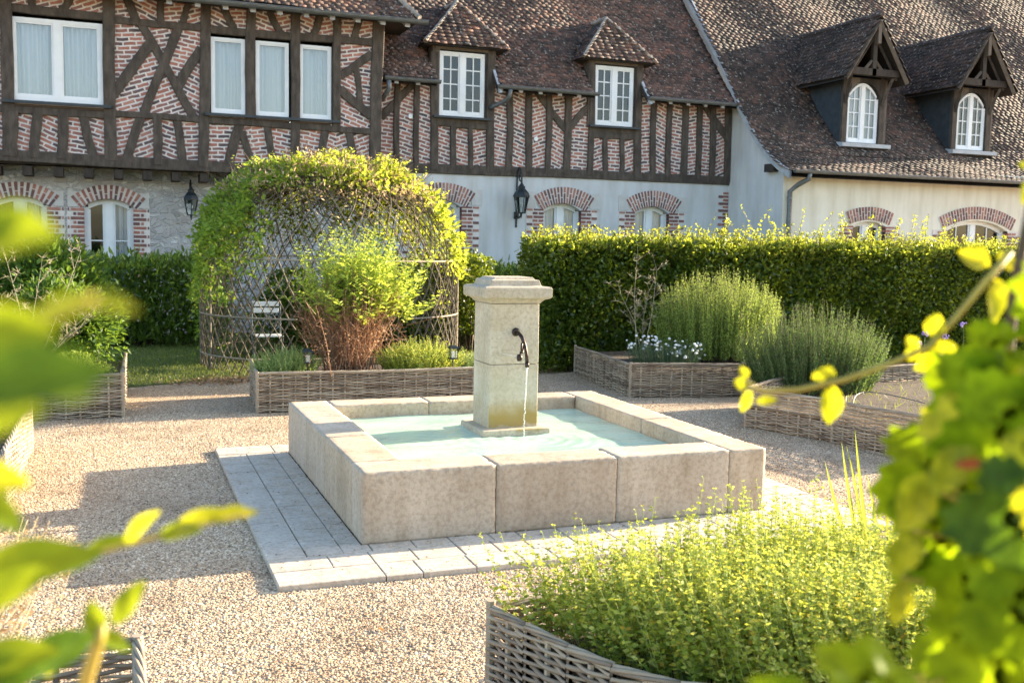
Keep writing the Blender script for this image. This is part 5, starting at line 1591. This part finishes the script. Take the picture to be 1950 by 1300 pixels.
def spiky(name, label, cat, c, rx, ry, z0, h, n, per, Ll, Wl, lm, sm, group=None, lean=.25, up=.8, r=.003, hv=.35, start=.15, edge=.45):
    t = plant(name, (c[0], c[1], z0), label, cat, group)
    a = rng.uniform(0, 6.28, n); q = np.sqrt(rng.uniform(0, 1, n))
    b = np.stack([c[0] + rx * .75 * q * np.cos(a), c[1] + ry * .75 * q * np.sin(a), np.full(n, z0)], 1)
    hh = h * (1 - edge * q ** 2) * rng.uniform(1 - hv, 1.05, n)
    tp = b + np.stack([np.cos(a) * q * rx * lean + rng.normal(0, .03, n), np.sin(a) * q * ry * lean + rng.normal(0, .03, n), hh], 1)
    spikes(name, b, tp, per, Ll, Wl, lm, sm, t, r=r, start=start, up=up)
    return t
spiky('thyme_clump', 'pale silvery thyme clump at the left end of the mid bed', 'herb', (.37, 5.2), .36, .28, .30, .36, 330, 16, .024, .5, MT['silver'], MT['silver'], lean=.3)
spiky('thyme_clump', 'spiky yellow-green herb clump right of the tall shrub in the mid bed', 'herb', (1.85, 5.25), .50, .30, .30, .42, 430, 19, .026, .42, MT['thyme'], MT['silver'], lean=.3)
spiky('thyme_clump', 'small greyish herb behind the right stake lantern', 'herb', (2.38, 5.4), .28, .28, .30, .24, 130, 14, .022, .45, MT['silver'], MT['silver'])
# rosemaries
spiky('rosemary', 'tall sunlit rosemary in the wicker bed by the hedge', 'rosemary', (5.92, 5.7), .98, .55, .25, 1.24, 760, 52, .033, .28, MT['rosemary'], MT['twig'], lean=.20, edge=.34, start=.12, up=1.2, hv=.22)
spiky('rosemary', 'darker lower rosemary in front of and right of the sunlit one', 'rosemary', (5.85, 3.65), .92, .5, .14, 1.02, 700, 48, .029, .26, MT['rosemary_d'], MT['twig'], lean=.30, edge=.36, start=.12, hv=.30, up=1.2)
spiky('green_herb', 'bright leafy herb just right of the darker rosemary', 'herb', (7.05, 4.6), .40, .3, .2, .62, 90, 16, .035, .4, MT['green'], MT['green'], lean=.3)
# white flowered clump
t = plant('white_flowers', (4.9, 5.25, .3), 'clump of small white globe flowers on grey-green stems at the corner of the wicker bed', 'flowers')
n = 620
a = rng.uniform(0, 6.28, n); q = np.sqrt(rng.uniform(0, 1, n))
b = np.stack([4.98 + .42 * q * np.cos(a), 5.35 + .30 * q * np.sin(a), np.full(n, .30)], 1)
tp = b + np.stack([.12 * q * np.cos(a) - .02, .08 * q * np.sin(a), rng.uniform(.16, .31, n)], 1)
tubes('stems', b, tp, .0028, .0012, MT['chive'], t)
tpf = tp[:150] + rng.normal(0, .02, (150, 3)); tpf[:, 2] = .47 + rng.uniform(0, .20, 150) - .12 * (tpf[:, 0] - 4.7)
tubes('flower_stems', b[:100], tpf[:100], .0018, .0012, MT['chive'], t)
fm = MB()
ico = [(0, 0, 1), (.9, 0, .45), (.28, .85, .45), (-.72, .53, .45), (-.72, -.53, .45), (.28, -.85, .45), (.72, .53, -.45), (-.28, .85, -.45), (-.9, 0, -.45), (-.28, -.85, -.45), (.72, -.53, -.45), (0, 0, -1)]
icf = [(0, 1, 2), (0, 2, 3), (0, 3, 4), (0, 4, 5), (0, 5, 1), (1, 6, 2), (2, 7, 3), (3, 8, 4), (4, 9, 5), (5, 10, 1), (6, 7, 2), (7, 8, 3), (8, 9, 4), (9, 10, 5), (10, 6, 1), (11, 7, 6), (11, 8, 7), (11, 9, 8), (11, 10, 9), (11, 6, 10)]
heads = []
for k in range(4):
    me = bpy.data.meshes.new('flower_head'); me.from_pydata([tuple(c * random.uniform(.75, 1.25) for c in v) for v in ico], [], icf); me.materials.append(MT['petal_w']); heads.append(me)
for i, p in enumerate(tpf[:100]):
    o = bpy.data.objects.new('flower_head', heads[i % 4]); COL.objects.link(o); o.parent = t; s_ = random.uniform(.014, .022)
    o.location = (p[0] - t.location.x, p[1] - t.location.y, p[2] - t.location.z); o.scale = (s_, s_, s_ * .8)
# agapanthus-like purple flowers at the right
t = plant('purple_flowers', (7.6, 4.0, .2), 'slender stems with small purple flower heads in front of the hedge at the right', 'flowers')
A = []; B = []; V = []; F = []
for (px, py) in ((1835, 618), (1750, 655), (1800, 640), (1762, 636), (1812, 662)):
    x, z = W(px, py, 4.0); A.append((x + random.uniform(-.1, .1), 4.0, .1)); B.append((x, 4.0, z))
    V = []; F = []
    for k in range(16):
        d = Vector((random.gauss(0, 1), random.gauss(0, 1), random.gauss(0, .7))).normalized() * .035; s_ = .010; b_ = len(V)
        V += [(x + d.x + v[0] * s_, 4.0 + d.y + v[1] * s_, z + d.z + v[2] * s_ * 1.4) for v in ico]; F += [tuple(b_ + i for i in f) for f in icf]
    npmesh('flower_head', V, F, MT['petal_p'], t)
tubes('stems', A, B, .004, .003, MT['chive'], t)

# foreground golden thyme
t = plant('golden_thyme', (1.0, -2.7, .3), 'big mass of golden lemon thyme spilling over the right foreground bed', 'herb')
n = 2700
u = rng.uniform(0, 1, n); v = rng.uniform(0, 1, n)
v = v ** .85; Y = -2.26 - v * 1.1; X = .09 + .58 * v + u * (1.50 - .50 * v)
b = np.stack([X, Y, np.full(n, .28)], 1)
zz = .26 + .22 * np.sin(np.clip((X + .02) / 1.75, 0, 1) * 3.14) ** .6 + .05 * np.sin(X * 7 + Y * 5)
hh = np.clip(zz * (rng.uniform(.62, 1.12, n) + .28 * (rng.random(n) > .95)) - .0 * (X > 1.7) , .12, 1)
tp = b + np.stack([rng.normal(0, .035, n) - .24 * np.clip(.2 - u, 0, 1) / .2 * rng.uniform(0, 1, n), rng.normal(.0, .035, n) + .05 * (v < .12), hh], 1)
spikes('thyme', b, tp, 16, .0235, .56, MT['thyme'], MT['silver'], t, r=.0016, start=.25, up=.30, whorl=3)
# iris blades and grasses in the foreground bed
def blades(name, label, cat, base, tips, wd, mat, seg=6):
    t = plant(name, tuple(base[0]), label, cat); V = []; F = []
    for b_, e in zip(base, tips):
        b_ = Vector(b_); e = Vector(e); md = (b_ + e) / 2 + Vector((random.uniform(-.03, .03), random.uniform(-.03, .03), abs(e.z - b_.z) * .12)); s = len(V)
        side = Vector((CR[0], CR[1], 0)).normalized() if random.random() < .7 else Vector((random.uniform(-1, 1), random.uniform(-1, 1), 0)).normalized()
        for j in range(seg + 1):
            q = j / seg; p = b_ * (1 - q) ** 2 + md * 2 * q * (1 - q) + e * q * q; w_ = wd * (1 - q ** 2.2) + .0006
            V += [p - side * w_ / 2, p + Vector((0, 0, 0)) + side.cross(Vector((0, 0, 1))) * w_ * .15, p + side * w_ / 2]
        for j in range(seg):
            for k in range(2): F.append((s + j * 3 + k, s + j * 3 + k + 1, s + j * 3 + 4 + k, s + j * 3 + 3 + k))
    npmesh('blades', [tuple(v) for v in V], F, mat, t, True); return t
Yi = -1.9
def at(px, py, Y): x, z = W(px, py, Y); return (x, Y, z)
bs_, ts_ = [], []
for (bx, by), (tx, ty) in (((1628, 1000), (1571, 878)), ((1640, 1010), (1603, 842)), ((1650, 1010), (1612, 848)), ((1655, 1000), (1628, 818)), ((1690, 1010), (1683, 930)), ((1700, 1010), (1702, 938)), ((1668, 1005), (1650, 900)), ((1710, 1010), (1730, 905))):
    p = at(bx, by, Yi); bs_.append((p[0] + .03, Yi, .25)); ts_.append(at(tx, ty, Yi))
blades('iris_leaves', 'upright sword-shaped iris leaves behind the right end of the golden thyme', 'iris', bs_, ts_, .020, MT['blade'])
bs_, ts_ = [], []
for k in range(150):
    b_ = (1.45 + random.gauss(0, .10), -3.0 + random.gauss(0, .08), .27); a = random.uniform(0, 6.28); l_ = random.uniform(.15, .42)
    bs_.append(b_); ts_.append((b_[0] + math.cos(a) * l_, b_[1] + math.sin(a) * l_, .27 + random.uniform(.05, .34)))
blades('grass_tuft', 'arching tuft of thin grass at the bottom right of the golden thyme', 'grass', bs_, ts_, .006, MT['blade'])
spiky('dark_herb', 'small dark green herb between the iris leaves and the golden thyme', 'herb', (1.95, -2.35), .28, .30, .28, .42, 190, 18, .022, .4, MT['rosemary_d'], MT['chive'])

# lawn grass and fallen leaves
n = 60000
P = np.stack([rng.uniform(-3, 5.5, n), rng.uniform(6.95, 12.5, n), np.full(n, .004)], 1)
P = P[(P[:, 1] > 7.35 + .06 * P[:, 0] + .03 * np.sin(P[:, 0] * 9)) | (P[:, 0] < -.2) & (P[:, 1] > 7.0 + .2 * (P[:, 0] + 1.2) + .04 * np.sin(P[:, 0] * 11))]
dg = rdir(len(P), 1.6)
tag(leaves('grass', P, dg, rng.uniform(.025, .06, len(P)), .007, MT['grass']), 'short lawn grass in front of the house', None, None, 'stuff')
n = 900
P = np.stack([rng.normal(.0, .35, n), rng.normal(7.25, .16, n), rng.uniform(.008, .03, n)], 1)
P2_ = np.stack([rng.uniform(-.3, 3.2, n), rng.normal(7.4, .25, n), rng.uniform(.008, .03, n)], 1)
P = np.concatenate([P, P2_])
tag(leaves('fallen_leaves', P, rdir(len(P)) * [1, 1, .2], .04, .025, MT['drylf']), 'dry fallen leaves at the foot of the arbour', None, None, 'stuff')
tag(leaves('scattered_leaves', LITTER, rdir(len(LITTER)) * [1, 1, .15], rng.uniform(.02, .045, len(LITTER)), .018, MT['drylf']), 'scattered dry leaves on the gravel', None, None, 'stuff')
n = 500
P = np.stack([rng.uniform(5.0, 7.6, n), rng.uniform(1.2, 3.9, n), np.full(n, .2)], 1)
tag(leaves('bed_weeds', P, rdir(n, .9), rng.uniform(.04, .13, n), .008, MT['grass']), 'sparse weeds on the bare soil of the low right bed', None, None, 'stuff')

# ------------------------------------------------------------------ foreground foliage
def leafshape(kind, n=10):
    """outline half-widths along length 0..1"""
    out = []
    for i in range(n + 1):
        t = i / n
        if kind == 'oval': wv = math.sin(math.pi * t ** .85) ** .8
        else: wv = (math.sin(math.pi * t ** .7) ** .7) * (1 + .28 * math.cos(t * 14)) if 0 < t < 1 else 0
        out.append((t, wv))
    return out
def big_leaf(parent, p, d, nrm, L, Wd, mat, kind='lobed', curl=.18):
    p = Vector(p); d = Vector(d).normalized(); nrm = Vector(nrm); s = d.cross(nrm).normalized(); nn = s.cross(d)
    m = MB(); vs = []; fs = []; sh = leafshape(kind, 12)
    for i, (t, wv) in enumerate(sh):
        for k in (-1, -.5, 0, .5, 1):
            z = -curl * L * t * t + .12 * Wd * abs(k) + .03 * L * math.sin(t * 9 + k * 3)
            vs.append(p + d * (L * t) + s * (Wd * .5 * wv * k) + nn * z)
    for i in range(len(sh) - 1):
        for k in range(4): fs.append((i * 5 + k, i * 5 + k + 1, i * 5 + 6 + k, i * 5 + 5 + k))
    m.add(vs, fs)
    return m.build('leaf', mat, parent, smooth=True)
def grape_leaf(parent, p, d, nrm, L, mat, curl=.2):
    """five-lobed toothed leaf, petiole at p, midrib along d"""
    p = Vector(p); d = Vector(d).normalized(); nrm = Vector(nrm); s = d.cross(nrm).normalized(); nn = s.cross(d)
    n = 44; vs = [p + d * (L * .12)]; fs = []; ph = random.uniform(0, 6)
    lob = [0, 62, -62, 118, -118]; sz = [1.0, .84, .84, .62, .62]
    for ring in (.34, .68, 1.0):
        for i in range(n):
            a = -162 + 324 * i / (n - 1)
            rr = max(z * (max(0, math.cos(R((a - l) * 1.45))) ** .8 if abs(a - l) < 62 else 0) for l, z in zip(lob, sz))
            rr = max(rr, .42) * (.70 if ring < 1 else .70 + .045 * (1 if i % 2 else -1))
            q = ring * rr * L
            x, y = math.cos(R(a)) * q, math.sin(R(a)) * q
            z = -curl * (x * x + y * y) / L + .05 * L * ring * math.sin(R(a) * 5 + ph) + .10 * abs(y)
            vs.append(p + d * (x + L * .12) + s * y + nn * z)
    for i in range(n - 1): fs.append((0, 1 + i, 2 + i))
    for k in range(2):
        for i in range(n - 1): fs.append((1 + k * n + i, 2 + k * n + i, 2 + (k + 1) * n + i, 1 + (k + 1) * n + i))
    m = MB(); m.add(vs, fs)
    return m.build('leaf', mat, parent, smooth=True)
def petiole(m, a, b, r=.0015): m.tube([a, (Vector(a) + Vector(b)) / 2 + Vector((0, 0, .004)), b], r, 5)

toC = Vector((-CF[0], -CF[1], -CF[2]))
# vine on the right
base = D(1990, 1500, .75)
vn = plant('grape_vine', (float(base[0]), float(base[1]), 0), 'out-of-focus vine with broad sunlit leaves down the right edge, its tendril reaching left', 'vine')
m = MB()
st = [(base[0] + .05, base[1], 0), tuple(base + np.array([.02, 0, -.3])), tuple(D(1960, 1250, .80)), tuple(D(1900, 900, .85)), tuple(D(1930, 560, .85)), tuple(D(1990, 250, .85)), tuple(D(2050, -40, .85))]
m.tube(st, [.009, .008, .006, .005, .004, .004, .003], 8); m.build('stem', MT['twig'], vn, smooth=True)
VL = []
def vb(y): return float(np.interp(y, [430, 520, 640, 740, 800, 880, 1000, 1100, 1200, 1300, 1400], [1960, 1930, 1860, 1780, 1740, 1660, 1650, 1680, 1740, 1760, 1720]))
r3 = random.Random(23)
for k in range(44):
    y = 500 + 830 * (k + r3.random()) / 44; e = r3.random() ** .9
    sz = 80 + 90 * r3.random() + 70 * e
    x = vb(y) + sz * 1.15 + e * (2000 - vb(y) - 90)
    edge = 1 - e
    mt = r3.choice(['bigleaf_y', 'bigleaf', 'bigleaf', 'bigleaf']) if e < .45 else r3.choice(['bigleaf', 'bigleaf_d', 'bigleaf', 'bigleaf', 'bigleaf_y'])
    if mt == 'bigleaf_y': sz *= .62
    dist = .88 - .30 * e + (-.12 if mt == 'bigleaf_y' else 0)
    VL.append((x, y, r3.uniform(195, 275), sz * 1.25, sz * 1.25, dist, mt))
VL += [(1830, 890, 200, 225, 200, .72, 'bigleaf'), (1830, 980, 228, 200, 180, .70, 'bigleaf'), (1870, 1080, 235, 190, 170, .66, 'bigleaf'), (1900, 720, 215, 170, 150, .66, 'bigleaf'), (1880, 1220, 200, 180, 160, .62, 'bigleaf'), (1790, 960, 230, 120, 120, .72, 'bigleaf_y'), (1850, 820, 200, 120, 110, .70, 'bigleaf'), (1770, 900, 240, 100, 70, .64, 'bigleaf_y'), (1830, 780, 190, 90, 80, .72, 'bigleaf_y'), (1760, 1050, 245, 110, 100, .70, 'bigleaf'), (1820, 700, 205, 90, 80, .84, 'bigleaf'), (1925, 660, 205, 130, 130, .72, 'bigleaf'), (1930, 720, 215, 150, 130, .66, 'bigleaf'), (1990, 980, 190, 230, 200, .58, 'bigleaf_d'), (2000, 1150, 200, 230, 200, .56, 'bigleaf'),
 (1985, 800, 210, 250, 200, .60, 'bigleaf'), (1990, 1290, 180, 260, 200, .56, 'bigleaf'), (1860, 810, 190, 130, 80, .62, 'bigleaf_y'), (1840, 850, 230, 120, 70, .62, 'bigleaf_y'), (1780, 930, 225, 110, 60, .64, 'bigleaf_y'),
 (1740, 1010, 250, 100, 60, .66, 'bigleaf_y'), (1720, 1100, 250, 90, 50, .66, 'bigleaf_y'), (1700, 1330, 150, 200, 80, .50, 'bigleaf'), (1560, 1345, 160, 150, 70, .48, 'bigleaf'), (1960, 345, 250, 50, 34, .8, 'bigleaf_y'), (1985, 330, 150, 50, 28, .8, 'bigleaf_y'),
 (1880, 880, 190, 60, 22, .60, 'redleaf')]
pm = MB(); ts__ = [Vector(s) for s in st]
for (px, py, ang, Lp, Wp, dist, mt) in VL:
    p = Vector(D(px, py, dist)); a = R(ang + random.uniform(-6, 6))
    d = Vector(CR) * math.cos(a) + Vector(CU) * math.sin(a) + Vector(CF) * random.uniform(-.35, .35)
    nr = toC + Vector((random.uniform(-.5, .5), random.uniform(-.5, .5), random.uniform(.1, .8)))
    if Wp > 75: grape_leaf(vn, p, d, nr, Lp / FPX * dist, MT[mt])
    else: big_leaf(vn, p, d, nr, Lp / FPX * dist, Wp / FPX * dist, MT[mt], 'oval')
    # join each leaf to the nearest point of the main stem
    best = min((s0.lerp(s1, q) for s0, s1 in zip(ts__[1:], ts__[2:]) for q in np.linspace(0, 1, 9)), key=lambda v: (v - p).length)
    pm = MB(); petiole(pm, tuple(best), tuple(p), .0014); pm.build('petiole', MT['shoot'], vn)
# the arching shoot with young knobs of leaf
sh_px = [(1925, 480, .86), (1870, 545, .86), (1820, 605, .86), (1770, 660, .86), (1700, 690, .86), (1610, 722, .86), (1520, 742, .86), (1455, 745, .86), (1432, 735, .86), (1420, 722, .86)]
m = MB(); m.tube([tuple(D(*p)) for p in sh_px], [.0030, .0030, .0026, .0026, .0024, .0024, .0022, .0022, .0020, .0016], 8)
m.build('shoot', MT['shoot'], vn, smooth=True)
for (px, py, ang, Lp, Wp) in ((1880, 510, 140, 60, 62), (1890, 530, 290, 95, 60), (1900, 505, 20, 42, 44), (1775, 640, 80, 44, 40), (1780, 650, 300, 66, 60), (1800, 680, 200, 60, 36), (1755, 668, 200, 34, 30), (1745, 665, 120, 30, 26),
                             (1585, 735, 265, 72, 44), (1590, 715, 150, 30, 24), (1575, 712, 190, 30, 24), (1425, 735, 160, 28, 26), (1430, 742, 250, 50, 20), (1440, 765, 10, 42, 18), (1420, 720, 110, 24, 20)):
    p = Vector(D(px, py, .86)); a = R(ang); d = Vector(CR) * math.cos(a) + Vector(CU) * math.sin(a) + Vector(CF) * random.uniform(-.3, .3)
    big_leaf(vn, p, d, toC + Vector((random.uniform(-.4, .4), 0, .4)), Lp / FPX * .86, Wp / FPX * .86, MT['bigleaf_y'], 'oval', .3)

# leafy branch, left foreground, growing from the bottom left bed
lb = plant('leafy_branch', (-1.7, -4.6, 0), 'blurred leafy branch close to the lens across the left edge', 'branch')
LL_ = [ (-60, 470, 12, 180, 120, .26, 'leaf_l'), (-40, 420, 350, 150, 90, .26, 'leaf_l'), (-60, 600, 350, 170, 70, .27, 'leaf_l'), (60, 610, 20, 150, 62, .28, 'leaf_l'), (150, 570, 355, 112, 44, .28, 'bigleaf_y'),
 (-80, 660, 340, 260, 130, .24, 'leaf_l'), (-80, 740, 10, 280, 150, .22, 'bigleaf_d'), (-60, 820, 20, 150, 70, .26, 'leaf_l'), (-50, 900, 350, 110, 60, .40, 'bigleaf_y'), (-50, 940, 330, 120, 60, .4, 'leaf_l'),
 (-70, 1100, 12, 250, 95, .50, 'leaf_l'), (-60, 1160, 30, 170, 70, .48, 'leaf_l'), (150, 1062, 25, 110, 36, .62, 'leaf_l'), (235, 1040, 50, 100, 46, .62, 'bigleaf_y'), (300, 1020, 15, 90, 40, .62, 'leaf_l'), (330, 1005, 20, 110, 36, .62, 'bigleaf_y'), (400, 990, 15, 90, 40, .62, 'bigleaf_y'),
 (215, 1190, 60, 100, 46, .58, 'leaf_l'), (190, 1210, 110, 70, 44, .58, 'leaf_l'), (185, 1215, 200, 200, 90, .55, 'bigleaf_d'), (180, 1200, 330, 80, 34, .58, 'leaf_l'), (60, 1300, 160, 130, 80, .5, 'bigleaf_d'), (-60, 1260, 10, 170, 70, .5, 'leaf_l'), (90, 1290, 60, 80, 24, .6, 'bigleaf_y')]
m = MB()
m.tube([tuple(D(140, 1420, .66)), tuple(D(165, 1290, .62)), tuple(D(190, 1215, .58)), tuple(D(195, 1190, .58))], [.005, .0045, .0035, .002], 8)
m.tube([tuple(D(140, 1420, .66)), (-1.7, -4.7, .5), (-1.7, -4.6, 0)], .006, 8)
m.tube([(-1.7, -4.6, 0), tuple(D(-300, 1300, .5)), tuple(D(-160, 900, .34)), tuple(D(-120, 600, .28)), tuple(D(-60, 450, .27))], [.006, .005, .003, .002, .0015], 8)
m.tube([tuple(D(-160, 900, .42)), tuple(D(-30, 1110, .52)), tuple(D(150, 1062, .62)), tuple(D(300, 1020, .62)), tuple(D(470, 978, .62))], [.003, .0024, .002, .0018, .001], 6)
m.tube([tuple(D(-120, 640, .28)), tuple(D(60, 610, .28)), tuple(D(180, 565, .28))], [.002, .0016, .001], 6)
m.build('stem', MT['shoot'], lb, smooth=True)
for (px, py, ang, Lp, Wp, dist, mt) in LL_:
    p = Vector(D(px, py, dist)); a = R(ang)
    d = Vector(CR) * math.cos(a) + Vector(CU) * math.sin(a) + Vector(CF) * random.uniform(-.25, .25)
    big_leaf(lb, p, d, toC + Vector((random.uniform(-.4, .4), random.uniform(-.4, .4), random.uniform(.2, .9))), Lp / FPX * dist, Wp / FPX * dist, MT[mt], 'oval')
# pinkish flowering herb near the left foreground
t = plant('pink_herb', (-1.85, -3.4, .3), 'blurred pinkish flowering herb below the left branch', 'herb')
n = 60
b = np.stack([rng.uniform(-2.1, -1.62, n), rng.uniform(-3.6, -3.3, n), np.full(n, .3)], 1); tp = np.array([D(rng.uniform(-40, 110), rng.uniform(1005, 1080), 2.3) for _ in range(n)]) + rng.normal(0, .03, (n, 3))
spikes('pink', b, tp, 16, .022, .45, MT['vine_dry'], MT['straw'], t, r=.002, start=.5, up=.5)
# dry leaves/brown curl detail is kept in each plant
